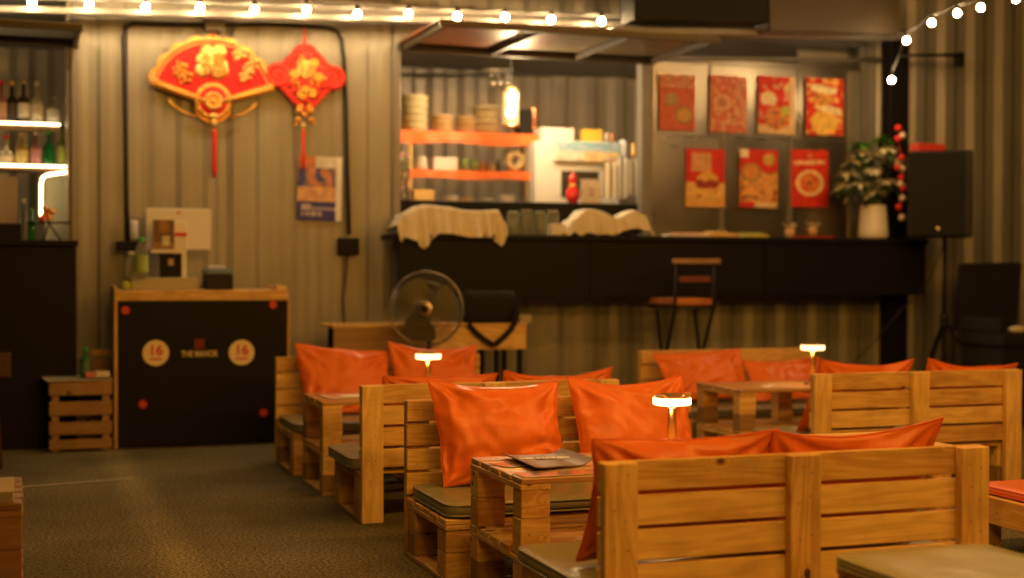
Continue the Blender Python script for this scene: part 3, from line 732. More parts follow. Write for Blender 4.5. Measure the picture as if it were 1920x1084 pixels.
text_mesh('lettering', 'THE MANOR', .036, mat('white_print', (.8, .76, .68), .5), t_, Matrix.Translation((p.x-.005, p.y, .4425)) @ Matrix.Rotation(ang, 4, 'Z'), bold=.0016, extrude=.0003)
# sheets under film along the near edge of the table
def leaf(u, v):
    return (.42, .20, .09) if (abs(v-.5) < .33 and .06 < u < .94) else (.50, .32, .15)
for i, (px, py, ww, rz, lb) in enumerate(((0, 0, .40, 0, 'glossy laminated paper strip at the near edge of the menu table'), (925, 866, .13, .35, 'glossy laminated card at the left end of the menu table'))):
    p = Vector((1.60, 3.967, 0)) if not i else Vector((1.47, 4.20, 0))
    o = sheet('laminated_sheet', ww, .1, leaf, 10, 6, Matrix.Translation((p.x, p.y, .4325)) @ Matrix.Rotation(rz, 4, 'Z') @ Matrix.Rotation(R(-90), 4, 'X'), thick=.0012, m=mat('laminated_print', (1, 1, 1), .12, attr=True, coat=1, bump=.4, bscale=12))
    tag(o, lb, 'paper')
# papers on the rear left table
def flyer(u, v):
    if v > .62: return (.66, .07, .04)
    if .08 < u < .45 and .12 < v < .5: return (.62, .12, .06)
    return (.74, .68, .58)
p = at(640, 742, z=.432)
o = sheet('flyer', .20, .24, flyer, 12, 14, Matrix.Translation((p.x, p.y, .4328)) @ Matrix.Rotation(.15, 4, 'Z') @ Matrix.Rotation(R(-90), 4, 'X')); tag(o, 'red and white flyer on the pallet table beside the kiosk', 'flyer')

# ================================================================== BLACK KIOSK
KY = 8.42
kx0, kx1 = at(214, 700, y=KY).x, at(540, 700, y=KY).x; kz = at(380, 544, y=KY).z
K = thing('reception_kiosk', ((kx0+kx1)/2, KY+.25, 0), 'black fronted kiosk with wooden top and round 16 stickers', 'kiosk')
MB().box(kx0+.02, KY, .012, kx1-.004, KY+.012, kz-.062, .002).build('front_panel', M_BLACK, K)
board(K, 'top_board', kx0, kx1, KY-.012, KY+.42, kz-.06, kz-.001, WX)
board(K, 'side_panel', kx0, kx0+.018, KY+.0, KY+.42, .001, kz-.0615, BW if False else WZ)
board(K, 'side_panel', kx1-.003, kx1+.012, KY+.013, KY+.42, .001, kz-.0615, WZ)
board(K, 'end_lip', kx1-.06, kx1, KY+.05, KY+.4, kz, kz+.022, WX); board(K, 'end_lip', kx0, kx0+.02, KY+.05, KY+.4, kz, kz+.022, WX)
def disc(name, px, py, r, m, parent, y=KY-.0025, th=.002):
    p = at(px, py, y=y)
    return MB().lathe([(r, 0), (r, th)], p, 32, M=Matrix.Rotation(R(90), 4, 'X')).build(name, m, parent)
M_CREAM = mat('cream_sticker', (.80, .68, .46), .5); M_REDP = mat('red_print', (.62, .02, .02), .5)
for px, py in ((292, 662), (453, 661)):
    disc('round_sticker', px, py, .0745, M_CREAM, K)
    p = at(px, py-4, y=KY-.0065)
    text_mesh('lettering', '16', .082, M_REDP, K, upright(p, rx=R(90)), bold=.0022)
    for k in range(3):
        q = at(px, py+11, y=KY-.0050)
    MB().box(q.x-.035, KY-.0062, q.z-.006, q.x+.035, KY-.0050, q.z+.004).build('small_print', M_REDP, K)
for px, py in ((235, 582), (512, 571), (268, 758), (494, 774)):
    disc('red_emblem', px, py, .023, M_REDP, K)
    disc('emblem_ring', px, py, .015, mat('light_red_print', (.50, .06, .03), .5), K, y=KY-.0046, th=.001)
p = at(374, 645, y=KY-.003); MB().box(p.x-.026, KY-.004, p.z-.026, p.x+.026, KY-.001, p.z+.026).build('red_seal', mat('dark_red_print', (.30, .02, .015), .5), K)
for dx in (-.012, .012):
    for dz in (-.012, .012): MB().box(p.x+dx-.007, KY-.0055, p.z+dz-.007, p.x+dx+.007, KY-.0042, p.z+dz+.007).build('seal_cut', M_BLACK, K)
p = at(374, 664, y=KY-.004); text_mesh('lettering', 'THE MANOR', .045, mat('cream_print', (.62, .52, .32), .5), K, upright(p, rx=R(90)) @ Matrix.Diagonal((.80, 1.1, 1, 1)), bold=.0012)

def boxthing(name, pxa, pya, pxb, pyb, y, d, m, label, cat, bev=.004, group=None, z0=None):
    a, b_ = at(pxa, pya, y=y), at(pxb, pyb, y=y)
    zz0 = min(a.z, b_.z) if z0 is None else z0
    o = MB().box(a.x, y, zz0, b_.x, y+d, max(a.z, b_.z), bev, seg=2).build(name, m)
    return tag(o, label, cat, group)
# things on the kiosk
a, b_ = at(273, 390, y=8.72), at(396, 469, y=8.72)
t_ = thing('monitor', ((a.x+b_.x)/2, 8.74, kz), 'white monitor seen from behind on the kiosk', 'monitor')
MB().box(a.x, 8.72, b_.z, b_.x, 8.745, a.z, .006, seg=2).build('back_shell', M_WHITED, t_)
MB().box((a.x+b_.x)/2-.02, 8.70, kz+.012, (a.x+b_.x)/2+.02, 8.719, b_.z+.1, .004).build('stand', M_WHITED, t_)
MB().box((a.x+b_.x)/2-.09, 8.66, kz+.001, (a.x+b_.x)/2+.09, 8.80, kz+.011, .004).build('stand_foot', M_WHITED, t_)
MB().box((a.x+b_.x)/2-.012, 8.717, a.z-.03, (a.x+b_.x)/2+.012, 8.7195, a.z-.02).build('badge', M_REDP, t_)
a, b_ = at(246, 521, y=8.50), at(372, 545, y=8.50)
t_ = boxthing('cash_box', 246, 521, 372, 546, 8.50, .15, mat('beige_metal', (.40, .37, .27), .5, var=.06), 'low beige box under the sign stand on the kiosk', 'box', z0=kz+.001)
tz = a.z
a, b_ = at(325, 415, y=8.60), at(350, 518, y=8.60)
t_ = thing('sign_stand', ((a.x+b_.x)/2, 8.6, tz), 'white upright payment stand holding a brown card, on the kiosk box', 'sign')
MB().box(a.x, 8.60, tz+.001, b_.x, 8.612, a.z, .002).build('upright', M_WHITE, t_)
p0, p1 = at(287, 412, y=8.585), at(327, 467, y=8.585)
def card(u, v):
    if .4 < u < .8 and .12 < v < .45: return (.62, .58, .48)
    if v > .55 and (u-.5)**2*2+(v-.78)**2 < .09: return (.34+.1*math.sin(u*30), .17, .07)
    return (.17, .095, .04) if v > .2 else (.32, .18, .08)
sheet('card', p1.x-p0.x, p0.z-p1.z, card, 14, 18, upright(((p0.x+p1.x)/2, 8.592, (p0.z+p1.z)/2)), t_, .002)
MB().box(at(328, 435, y=8.59).x, 8.588, at(328, 443, y=8.59).z, at(350, 435, y=8.59).x, 8.598, at(328, 436, y=8.59).z).build('red_stripe', M_REDP, t_)
MB().box(at(283, 470, y=8.59).x, 8.59, at(283, 474, y=8.59).z, at(326, 470, y=8.59).x, 8.615, at(283, 468, y=8.59).z).build('ledge', M_WHITE, t_)
p0, p1 = at(299, 475, y=8.54), at(341, 518, y=8.54)
t_ = thing('photo_frame', ((p0.x+p1.x)/2, 8.54, tz), 'small dark framed card in front of the sign stand', 'frame')
MB().box(p0.x, 8.54, tz+.001, p1.x, 8.552, p0.z, .002).build('frame', M_BLACK, t_)
MB().box(p0.x+.05, 8.5375, (tz+p0.z)/2-.0, p0.x+.08, 8.5395, (tz+p0.z)/2+.04).build('emblem', mat('dull_print', (.45, .32, .2), .6), t_)
# water bottle
def bottle(px, pyb, pyt, y, r, m, label, zb=None, lab=None, cap=None, neck=.35, cat='bottle', group=None, nr=.32, liquid=None, shoulder=.12, name='bottle'):
    b_ = at(px, pyb, y=y); tp_ = at(px, pyt, y=y); z0 = b_.z if zb is None else zb; h = tp_.z-z0
    t_ = thing(name, (b_.x, y, z0), label, cat, group)
    zsh = z0+h*(1-neck-shoulder); zn = z0+h*(1-neck)
    MB().lathe([(r*.92, z0+.0005), (r, z0+.006), (r, zsh), (r*.8, (zsh+zn)/2), (r*nr*1.1, zn), (r*nr, z0+h*.93)], (b_.x, y, 0), 20).build('glass', m, t_)
    MB().lathe([(r*nr*1.25, z0+h*.90), (r*nr*1.25, z0+h)], (b_.x, y, 0), 12).build('cap', cap or M_BLACKG, t_)
    if lab: MB().lathe([(r*1.015, z0+h*.14), (r*1.015, zsh-h*.06)], (b_.x, y, 0), 20, cap=False).build('paper_label', lab, t_)
    return t_
M_PET = mat('pet_plastic', (.9, .95, .9), .08, trans=.92, ior=1.2); M_GREENP = mat('green_plastic', (.08, .42, .07), .4)
bottle(265, 519, 446, 8.48, .04, M_PET, 'clear plastic water bottle with green label on the kiosk box', zb=tz+.001, lab=mat('green_label', (.30, .42, .12), .4), cap=M_GREENP, neck=.16, shoulder=.22, nr=.4)
bottle(245, 519, 472, 8.53, .03, M_PET, 'small hand gel bottle behind the water bottle', zb=tz+.001, cap=M_WHITE, neck=.2, nr=.5)
# payment terminal
a, b_ = at(384, 503, y=8.47), at(437, 545, y=8.47)
t_ = thing('card_terminal', ((a.x+b_.x)/2, 8.5, kz), 'black card terminal with bluish top at the right of the kiosk top', 'card reader')
MB().box(a.x, 8.47, kz+.001, b_.x, 8.60, a.z-.035, .006, seg=2).build('body', M_BLACKG, t_)
MB().box(a.x-.004, 8.465, a.z-.034, b_.x+.003, 8.605, a.z-.008, .005, seg=2).build('lid', mat('blue_grey_plastic', (.12, .20, .34), .4), t_)
MB().box(a.x+.02, 8.50, a.z-.007, b_.x-.04, 8.59, a.z+.016, .004).build('paper_roll', mat('pale_blue_plastic', (.45, .48, .56), .5), t_)
o = MB().tube([at(388, 505, y=8.46), at(380, 530, y=8.455), at(376, 545, y=8.45)], .004, 6).build('cable', M_RUBBER); tag(o, 'short black cable beside the card terminal', 'cable')
o = MB().ball(at(236, 532, y=8.5), .028, 2, (1, .8, 1)).build('sponge', mat('lime_foam', (.42, .48, .06), .8, bump=.5)); tag(o, 'lime yellow sponge at the left end of the kiosk top', 'sponge'); o.location.z = kz+.0005
# little wall shelf with white cylinder
boxthing('wall_shelf', 220, 452, 276, 470, WY-.14, .13, M_BLACK, 'small dark wall shelf behind the kiosk', 'shelf')
p = at(251, 451, y=WY-.08); q = at(251, 413, y=WY-.08)
o = MB().lathe([(.022, p.z+.002), (.024, p.z+.01), (.024, q.z-.01), (.016, q.z)], (p.x, WY-.08, 0), 16).build('spray_can', M_WHITE); tag(o, 'white spray can on the small wall shelf', 'can')

# ================================================================== WOODEN CRATE left of the kiosk
a, b_ = at(92, 845, z=0), at(210, 845, z=0); CY = 8.36
cx0, cx1 = at(92, 800, y=CY).x, at(210, 800, y=CY).x
ct = at(150, 716, y=CY).z
t_ = thing('slatted_crate', ((cx0+cx1)/2, CY+.2, 0), 'slatted wooden crate standing on the ground left of the black kiosk', 'crate')
hs = [(716, 741), (753, 779), (791, 815), (824, 842)]
for p0, p1 in hs:
    z1, z0 = at(150, p0, y=CY).z, max(.004, at(150, p1, y=CY).z)
    board(t_, 'slat', cx0, cx1, CY, CY+.012, z0, z1, DX, jit=.002); board(t_, 'slat', cx0, cx1, CY+.33, CY+.342, z0, z1, DX)
    board(t_, 'slat', cx0-.001, cx0+.011, CY+.013, CY+.329, z0, z1, DX); board(t_, 'slat', cx1-.011, cx1+.001, CY+.013, CY+.329, z0, z1, DX)
for x in (cx0+.013, cx1-.053):
    for y in (CY+.0125, CY+.289): board(t_, 'corner_post', x, x+.04, y, y+.04, .001, ct-.004, DZ)
board(t_, 'top_panel', cx0, cx1, CY, CY+.342, ct+.0005, ct+.010, DX)
o = sheet('newspaper', .36, .30, lambda u, v: (.46, .44, .36) if (math.sin(v*70) > -.2 or u < .05) else (.25, .24, .2), 16, 24, Matrix.Translation(((cx0+cx1)/2-.02, CY+.13, ct+.013)) @ Matrix.Rotation(.12, 4, 'Z') @ Matrix.Rotation(R(-88), 4, 'X'), thick=.002); tag(o, 'newspaper spread on top of the slatted crate', 'newspaper')
bottle(160, 700, 652, CY+.12, .03, mat('green_bottle_plastic', (.025, .13, .055), .4), 'green spray bottle standing on the newspaper', zb=ct+.02, lab=mat('teal_label', (.08, .18, .15), .5), cap=M_GREENP, neck=.3, nr=.4)
boxthing('carton', 160, 699, 178, 716, CY+.04, .06, mat('pink_card', (.62, .20, .18), .6), 'pink carton on the slatted crate', 'carton', z0=ct+.02)
boxthing('carton', 179, 697, 206, 716, CY+.04, .07, M_PAPER, 'white carton on the slatted crate', 'carton', z0=ct+.02)
t_ = thing('wooden_tray', (cx1-.06, CY+.3, ct+.012), 'wooden tray leaning upright behind the cartons on the crate', 'tray')
p0, p1 = at(172, 656, y=CY+.3), at(211, 700, y=CY+.3)
board(t_, 'slat', p0.x, p1.x, CY+.3, CY+.315, p0.z-.035, p0.z, WX); board(t_, 'slat', p0.x, p1.x, CY+.3, CY+.315, ct+.013, p0.z-.05, DX)

# brown chair at the far left edge and a sack
cc = at(-14, 880, z=0)
t_ = thing('wooden_chair', (cc.x-.14, cc.y, 0), 'brown wooden chair cut off at the left edge', 'chair')
x0, x1, y0, y1 = cc.x-.36, cc.x+.02, cc.y, cc.y+.36
for x in (x0, x1-.03):
    MB().tube([(x+.015+(.03 if x > x0 else -.03), y0-.02, .002), (x+.015, y0+.02, .44)], .016, 8).build('leg', BW, t_)
    MB().tube([(x+.015, y1+.04, .002), (x+.015, y1, .44)], .016, 8).build('leg', BW, t_)
MB().box(x0-.01, y0-.01, .44, x1+.01, y1+.01, .47, .01, seg=2).build('seat', BW, t_)
zt = at(0, 722, y=cc.y).z
MB().box(x0, y0-.012, .47, x1+.07, y0+.01, max(zt, .6), .008, seg=2).build('backrest', BW, t_)
# ================================================================== LEFT BOTTLE BAR
bx1 = at(147, 600, y=8.55).x; bz = at(80, 450, y=8.55).z
LB = thing('bottle_bar', (bx1-.6, 8.7, 0), 'black fronted bar below the lit bottle shelves at the left', 'bar')
MB().box(bx1-1.6, 8.56, .001, bx1-.01, 8.58, bz-.036, .002).build('front_panel', M_BLACK, LB)
MB().box(bx1-1.6, 8.53, bz-.035, bx1, WY+.03, bz, .004).build('counter_top', M_BLACK, LB)
MB().box(bx1-.03, 8.581, .001, bx1-.012, WY-.013, bz-.036).build('side_panel', M_BLACK, LB)
SHY = 9.35
def glow_shelf(pxr, py, label):
    z = at(60, py, y=SHY).z; xr = at(pxr, py, y=SHY).x
    t_ = thing('bottle_shelf', (xr-.5, SHY, z), label, 'shelf', 'lit bottle shelves')
    board(t_, 'shelf_board', xr-1.2, xr, SHY, SHY+.22, z-.03, z-.010, DX)
    MB().tube([(xr-1.2, SHY-.004, z-.004), (xr-.002, SHY-.004, z-.004)], .0055, 8).build('led_strip', M_LED, t_)
    MB().tube([(xr-1.2, SHY+.205, z-.002), (xr-.01, SHY+.205, z-.002)], .011, 6).build('added_rear_strip', M_LED, t_)  # extra glowing strip added to brighten bottles and back wall
    return z, xr
z1s, xr1 = glow_shelf(113, 231, 'upper lit shelf of spirit bottles at the left')
z2s, xr2 = glow_shelf(130, 310, 'lower lit shelf of spirit bottles at the left')
gl = lambda n, c, tr=.6: mat('glass_'+n, c, .08, trans=tr)
LC = mat('cream_label', (.62, .55, .42), .5); LW = mat('white_label', (.66, .64, .58), .5); LDk = mat('dark_label', (.06, .05, .05), .5)
GR = 'spirit bottles on the lit shelves'
bottle(3, 231, 150, SHY+.08, .036, gl('rose', (.55, .25, .2)), 'red capped dark bottle at the left end of the upper lit shelf', z1s, lab=mat('pink_label', (.45, .28, .22), .5), cap=M_RED, group=GR)
bottle(22, 231, 152, SHY+.08, .034, gl('black', (.02, .02, .02), .1), 'black bottle with yellow cap on the upper lit shelf', z1s, lab=LDk, cap=mat('yellow_cap', (.8, .5, .04), .4), group=GR)
bottle(44, 231, 150, SHY+.08, .036, gl('dark', (.06, .03, .02), .2), 'dark bottle with white label band on the upper lit shelf', z1s, lab=LW, cap=mat('tan_cap', (.5, .36, .2), .4), group=GR)
bottle(69, 231, 153, SHY+.08, .038, gl('clear1', (.9, .9, .88)), 'tall clear bottle with pale label on the upper lit shelf', z1s, lab=LC, cap=M_WHITED, group=GR)
bottle(101, 231, 183, SHY+.08, .044, gl('clear2', (.9, .9, .85)), 'squat clear bottle at the right end of the upper lit shelf', z1s, lab=LW, cap=M_WHITED, neck=.25, group=GR)
bottle(12, 310, 254, SHY+.08, .042, gl('clear3', (.85, .8, .7)), 'bottle with red neck at the left end of the lower lit shelf', z2s, lab=LC, cap=M_RED, neck=.5, group=GR)
bottle(40, 310, 250, SHY+.08, .042, gl('honey', (.8, .62, .2)), 'honey coloured square shouldered bottle on the lower lit shelf', z2s, lab=mat('gold_label', (.62, .52, .22), .5), cap=mat('tan_cap', (.5, .36, .2), .4), group=GR)
bottle(67, 310, 245, SHY+.08, .034, gl('pink', (.8, .35, .45)), 'pink oval bottle on the lower lit shelf', z2s, lab=mat('pink_lab2', (.6, .3, .36), .5), cap=M_WHITED, group=GR)
bottle(91, 310, 244, SHY+.08, .034, gl('green', (.02, .30, .06), .5), 'green bottle on the lower lit shelf', z2s, cap=M_GREENP, group=GR)
bottle(117, 310, 235, SHY+.08, .032, gl('lime', (.5, .6, .15)), 'lime tinted bottle at the right end of the lower lit shelf', z2s, lab=mat('lime_label', (.45, .48, .1), .5), group=GR)
# LED tube bent down beside a pale panel
o = MB().tube([at(x, y, y=9.3) for x, y in ((129, 322), (110, 325), (88, 328), (80, 333), (77, 345), (77, 375), (77, 412))], .008, 8).build('led_tube', M_LED); tag(o, 'glowing bent LED tube below the lower bottle shelf', 'light')
o = MB().box(at(84, 330, y=9.5).x, 9.5, bz, at(131, 330, y=9.5).x, 9.52, at(84, 325, y=9.5).z).build('pale_panel', mat('pale_panel', (.62, .6, .45), .5)); tag(o, 'pale panel lit by the LED tube', 'panel')
MB().box(xo1-.03, WY+.06, bz, xo1+.02, WY+.5, TOP).build('reveal', M_INWALL, cont)
boxthing('white_box', -30, 330, 32, 418, 9.25, .08, mat('pink_white', (.42, .36, .32), .5), 'pale upright box left of the LED tube', 'box', z0=bz+.001)
bottle(44, 440, 374, 9.1, .024, M_GLASS, 'clear bottle on the bar below the LED tube', bz+.001, cap=M_WHITED)
bottle(60, 445, 392, 9.0, .022, gl('green', (.02, .30, .06), .5), 'green bottle on the bar below the LED tube', bz+.001, cap=M_GREENP)
t_ = thing('ornament', (at(92, 420, y=9.0).x, 9.0, bz), 'small gold and red ornament on a black stand on the bar', 'ornament')
p = at(92, 416, y=9.0)
MB().box(p.x-.13, 8.93, p.z-.008, p.x+.12, 9.07, p.z-.001, .002).build('stand_top', M_BLACK, t_)
for k in range(3):
    an = 2.1*k; MB().tube([(p.x, 9.0, p.z-.009), (p.x+.07*math.cos(an), 9.0+.05*math.sin(an), bz+.001)], .006, 6).build('stand_leg', M_BLACK, t_)
bm = MB(); rr = random.Random(3)
for k in range(14): bm.ball((p.x-.01+rr.uniform(-.04, .04), 9.0+rr.uniform(-.02, .02), p.z+.015+rr.uniform(0, .07)), rr.uniform(.012, .022), 1)
bm.build('gold_figure', M_GOLD, t_); MB().ball((p.x-.04, 8.985, p.z+.02), .02, 2).build('red_ball', M_REDC, t_)
boxthing('dark_case', -60, 418, 40, 449, 8.75, .2, M_BLACK, 'black case on the bar at the left edge', 'case', z0=bz+.001)

# ================================================================== WALL DECORATIONS
DY = WY-.06
def polar(cx, cz, r, a_): return (cx+r*math.cos(a_), cz+r*math.sin(a_))
PXM = (at(500, 150, y=DY)-at(400, 150, y=DY)).x/100     # metres per picture pixel here
c = at(400, 208, y=DY)
F = thing('fan_decoration', (c.x, DY, c.z), 'red and gold fan shaped new year decoration with a long tassel', 'decoration')
a0, a1 = R(18), R(162)
c0 = at(399, 190, y=DY); ox, oz = c0.x, c0.z-.0
def sector(r0, r1, aa, ab, n=28, scallop=0):
    out = [polar(ox, oz, r1+(scallop*abs(math.sin((i/n)*math.pi*9)) if scallop else 0), aa+(ab-aa)*i/n) for i in range(n+1)]
    inn = [polar(ox, oz, r0, ab-(ab-aa)*i/n) for i in range(n+1)]
    return out+inn
RO = 119*PXM
bm = MB(); bm.prism(sector(.02, RO, a0-.06, a1+.06, 90, .018), DY, DY+.012); bm.build('gold_border', M_GOLD, F)
bm = MB(); bm.prism(sector(.05, RO*.90, a0, a1, 40), DY-.006, DY-.0005); bm.build('red_field', M_RED, F)
bm = MB()
for i in range(47): q = polar(ox, oz, RO*.975, a0+(a1-a0)*i/46); bm.ball((q[0], DY-.006, q[1]), .013, 1)
for i in range(61): q = polar(ox, oz, RO*.915, a0+(a1-a0)*i/60); bm.ball((q[0], DY-.008, q[1]), .0075, 1)
bm.build('gold_beading', M_GOLD2, F)
bm = MB(); bm.prism(sector(RO*.935, RO*.952, a0, a1, 50), DY-.010, DY-.001); bm.build('red_edge_line', M_RED, F)
for s in (1, -1):   # lower gold ribs
    e = polar(ox, oz, RO*1.0, a0 if s > 0 else a1); bm = MB()
    bm.tube([(ox+s*.03, DY-.012, oz-.01), (e[0], DY-.012, e[1]-.018)], [.02, .030], 8); bm.build('gold_rib', M_GOLD, F)
for r, m_, yy, nm in ((.115, M_GOLD, -.012, 'gold_fan_ring'), (.088, M_RED, -.017, 'red_ring'), (.058, M_GOLD, -.024, 'gold_rosette')):
    MB().lathe([(r, 0), (r*.97, .006), (r*.8, .008)], (ox, DY+yy, oz), 28, M=Matrix.Rotation(R(90), 4, 'X')).build(nm, m_, F)
bm = MB()
for i in range(12): q = polar(ox, oz, .10, 2*math.pi*i/12); bm.ball((q[0], DY-.022, q[1]), .011, 1)
for i in range(10): q = polar(ox, oz, .046, 2*math.pi*i/10); bm.ball((q[0], DY-.034, q[1]), .015, 1)
bm.ball((ox, DY-.036, oz), .016, 2); bm.build('gold_petals', M_GOLD2, F)
# lower bowl and filigree
bm = MB(); bm.prism([polar(ox, oz-.02, .115, math.pi+.25+(math.pi-.5)*i/16) for i in range(17)], DY-.004, DY+.006); bm.build('gold_bowl', M_GOLD, F)
for s in (1, -1):
    MB().tube([(ox+s*x, DY, oz+z) for x, z in ((.10, -.10), (.18, -.075), (.24, -.035), (.27, .0))], .007, 6).build('filigree', M_GOLD, F)
# good-fortune character shapes: centre lump, and two side flower clusters
def ideogram(parent, cx, cz, s, y, m_):
    """the character fu, built of strokes"""
    st = [((-.42, .50), (-.30, .40)), ((-.55, .28), (-.12, .28)), ((-.12, .28), (-.50, -.12)), ((-.33, .08), (-.33, -.52)), ((-.30, .02), (-.10, -.12)),
          ((.02, .46), (.55, .46)), ((.10, .30), (.48, .30)), ((.10, .30), (.10, .10)), ((.48, .30), (.48, .10)), ((.10, .10), (.48, .10)),
          ((.02, -.06), (.56, -.06)), ((.02, -.06), (.02, -.50)), ((.56, -.06), (.56, -.50)), ((.02, -.50), (.56, -.50)), ((.02, -.28), (.56, -.28)), ((.29, -.06), (.29, -.50))]
    bm = MB()
    for a_, b2 in st: bm.tube([(cx+a_[0]*s, y, cz+a_[1]*s), (cx+b2[0]*s, y, cz+b2[1]*s)], s*.058, 6)
    return bm.build('fortune_character', m_, parent)
fc = at(398, 122, y=DY)
rr = random.Random(5); bm = MB()
for q in ((-.055, .03), (.03, .06), (-.06, -.035), (.05, .0), (0, .0), (-.02, .055), (.035, -.045), (.055, -.03), (-.03, .08), (.04, .085)):
    bm.lathe([(.048, 0), (.042, .012), (.02, .016)], (fc.x+q[0], DY-.006, fc.z+q[1]), 14, M=Matrix.Rotation(R(90), 4, 'X'))
bm.build('gold_cloud', M_GOLD2, F)
ideogram(F, fc.x, fc.z, .13, DY-.026, M_GOLD)
for cxp, cyp, sd in ((335, 128, 1), (345, 145, 3), (460, 140, 2), (472, 120, 4), (448, 100, 6)):
    q = at(cxp, cyp, y=DY); bm = MB(); r5 = random.Random(sd)
    for k in range(9):
        an = k*2.4; rad = .012*math.sqrt(k)*1.3; bm.ball((q.x+rad*math.cos(an), DY-.012-r5.uniform(0, .008), q.z+rad*math.sin(an)), r5.uniform(.012, .020), 1)
    bm.build('gold_flower', M_GOLD if sd % 2 else M_GOLD2, F)
k0 = at(401, 218, y=DY-.02); k1 = at(402, 242, y=DY-.02); k2 = at(402, 333, y=DY-.02)
bm = MB(); bm.ball((k0.x, DY-.02, k0.z), .028, 2, (1.1, .6, .8)); bm.ball((k0.x, DY-.02, (k0.z+k1.z)/2), .02, 2, (1, .6, 1.2)); bm.build('tassel_knot', M_GOLD2, F)
MB().lathe([(.010, k2.z), (.017, k2.z+.05), (.016, k1.z-.02), (.012, k1.z)], (k1.x, DY-.02, 0), 10).build('tassel', M_REDC, F)
o = MB().tube([at(*q, y=DY) for q in ((399, 70), (398, 58), (403, 48))], .005, 6).build('hanging_loop', M_REDC, F)

# chinese knot decoration
kc = at(573, 145, y=DY); s = 76*PXM
Kd = thing('knot_decoration', (kc.x, DY, kc.z), 'red diamond shaped knot decoration with gold figures and tassel', 'decoration')
bm = MB()
dm = [(0, 1), (1, 0), (0, -1), (-1, 0)]
for i in range(4):
    (x0, z0), (x1, z1) = dm[i], dm[(i+1) % 4]
    for k in range(5):
        f = (k+.5)/5; x, z = (x0+(x1-x0)*f)*s*.66, (z0+(z1-z0)*f)*s*.70
        q = [(kc.x+x+s*.17*math.cos(a_), DY, kc.z+z+s*.17*math.sin(a_)) for a_ in [2*math.pi*j/14 for j in range(14)]]
        bm.tube(q, .013, 6, closed=True)
for sx in (-1, 1):
    q = [(kc.x+sx*s*.70+s*.26*math.cos(a_), DY, kc.z+s*.02+s*.24*math.sin(a_)) for a_ in [2*math.pi*j/20 for j in range(20)]]
    bm.tube(q, .02, 8, closed=True)
    q = [(kc.x+sx*s*.70+s*.12*math.cos(a_), DY, kc.z+s*.02+s*.11*math.sin(a_)) for a_ in [2*math.pi*j/14 for j in range(14)]]
    bm.tube(q, .015, 6, closed=True)
bm.build('cord_loops', M_REDC, Kd)
bm = MB(); bm.prism([(0, .62*s), (.60*s, 0), (0, -.66*s), (-.60*s, 0)], DY-.018, DY+.01, (kc.x, 0, kc.z)); bm.build('diamond_body', M_REDC, Kd)
bm = MB(); r5 = random.Random(8)
for k in range(34):
    u, v = r5.uniform(-1, 1), r5.uniform(-1, 1)
    if abs(u)+abs(v) < 1: bm.ball((kc.x+u*.55*s, DY-.022, kc.z+v*.62*s), r5.uniform(.010, .02), 1)
for q in ((-.3, .05), (.32, .0), (0, -.35), (-.1, .35), (.2, .35), (-.1, -.45), (.15, -.4)): bm.lathe([(.035, 0), (.028, .01)], (kc.x+q[0]*s, DY-.019, kc.z+q[1]*s), 10, M=Matrix.Rotation(R(90), 4, 'X'))
bm.build('gold_relief', M_GOLD, Kd)
MB().lathe([(.062, 0), (.055, .012)], (kc.x, DY-.022, kc.z+.045), 16, M=Matrix.Rotation(R(90), 4, 'X')).build('gold_plate', M_GOLD2, Kd)
ideogram(Kd, kc.x, kc.z+.045, .085, DY-.037, M_GOLD)
MB().tube([at(571, 90, y=DY), at(571, 50, y=DY)], [.012, .004], 6).build('hanging_cord', M_REDC, Kd)
bm = MB()
for px, py, r in ((561, 208, .026), (582, 208, .026), (559, 225, .022), (584, 225, .022), (571, 216, .02), (555, 232, .013), (588, 232, .013), (563, 200, .018), (580, 200, .018)):
    q = at(px, py, y=DY-.01); bm.ball(q, r, 2)
bm.build('gold_figures', M_GOLD, Kd)
k1, k2 = at(569, 236, y=DY-.02), at(569, 318, y=DY-.02)
MB().ball(k1, .014, 2, (1, 1, 1.6)).build('tassel_bead', M_GOLD2, Kd)
MB().lathe([(.010, k2.z), (.012, k2.z+.05), (.010, k1.z-.02)], (k1.x, DY-.02, 0), 8).build('tassel', M_REDC, Kd)

# calendar poster on the wall
def cal(u, v):
    if u > .88: return (.72, .70, .64)
    if v < .30:
        if (.09 < u < .86 and .16 < v < .21 and math.sin(u*70) > -.5) or (.09 < u < .55 and .07 < v < .13 and math.sin(u*80) > -.5) or (.1 < u < .32 and .15 < v < .25): return (.45, .38, .42)
        return (.05, .05, .22)
    if v > .82: return (.50, .18, .08) if u < .4 else (.60, .58, .50)
    n = noise.noise(Vector((u*5, v*6, 1)))
    if v < .52: return (.62+.1*n, .36+.1*n, .20)
    if n > .12: return (.52, .22, .12)
    if n < -.18: return (.05, .06, .24)
    return (.20, .14, .20)
p0, p1 = at(558, 292, y=WY-.02), at(640, 414, y=WY-.02)
o = sheet('wall_calendar', p1.x-p0.x, p0.z-p1.z, cal, 32, 44, upright(((p0.x+p1.x)/2, WY-.012, (p0.z+p1.z)/2), ry=R(1)), bend=lambda u, v: .03*max(0, u-.8)*4*(1-v*.4)+.004*math.sin(u*6)); tag(o, 'colourful calendar with a navy band pinned to the corrugated wall', 'poster')

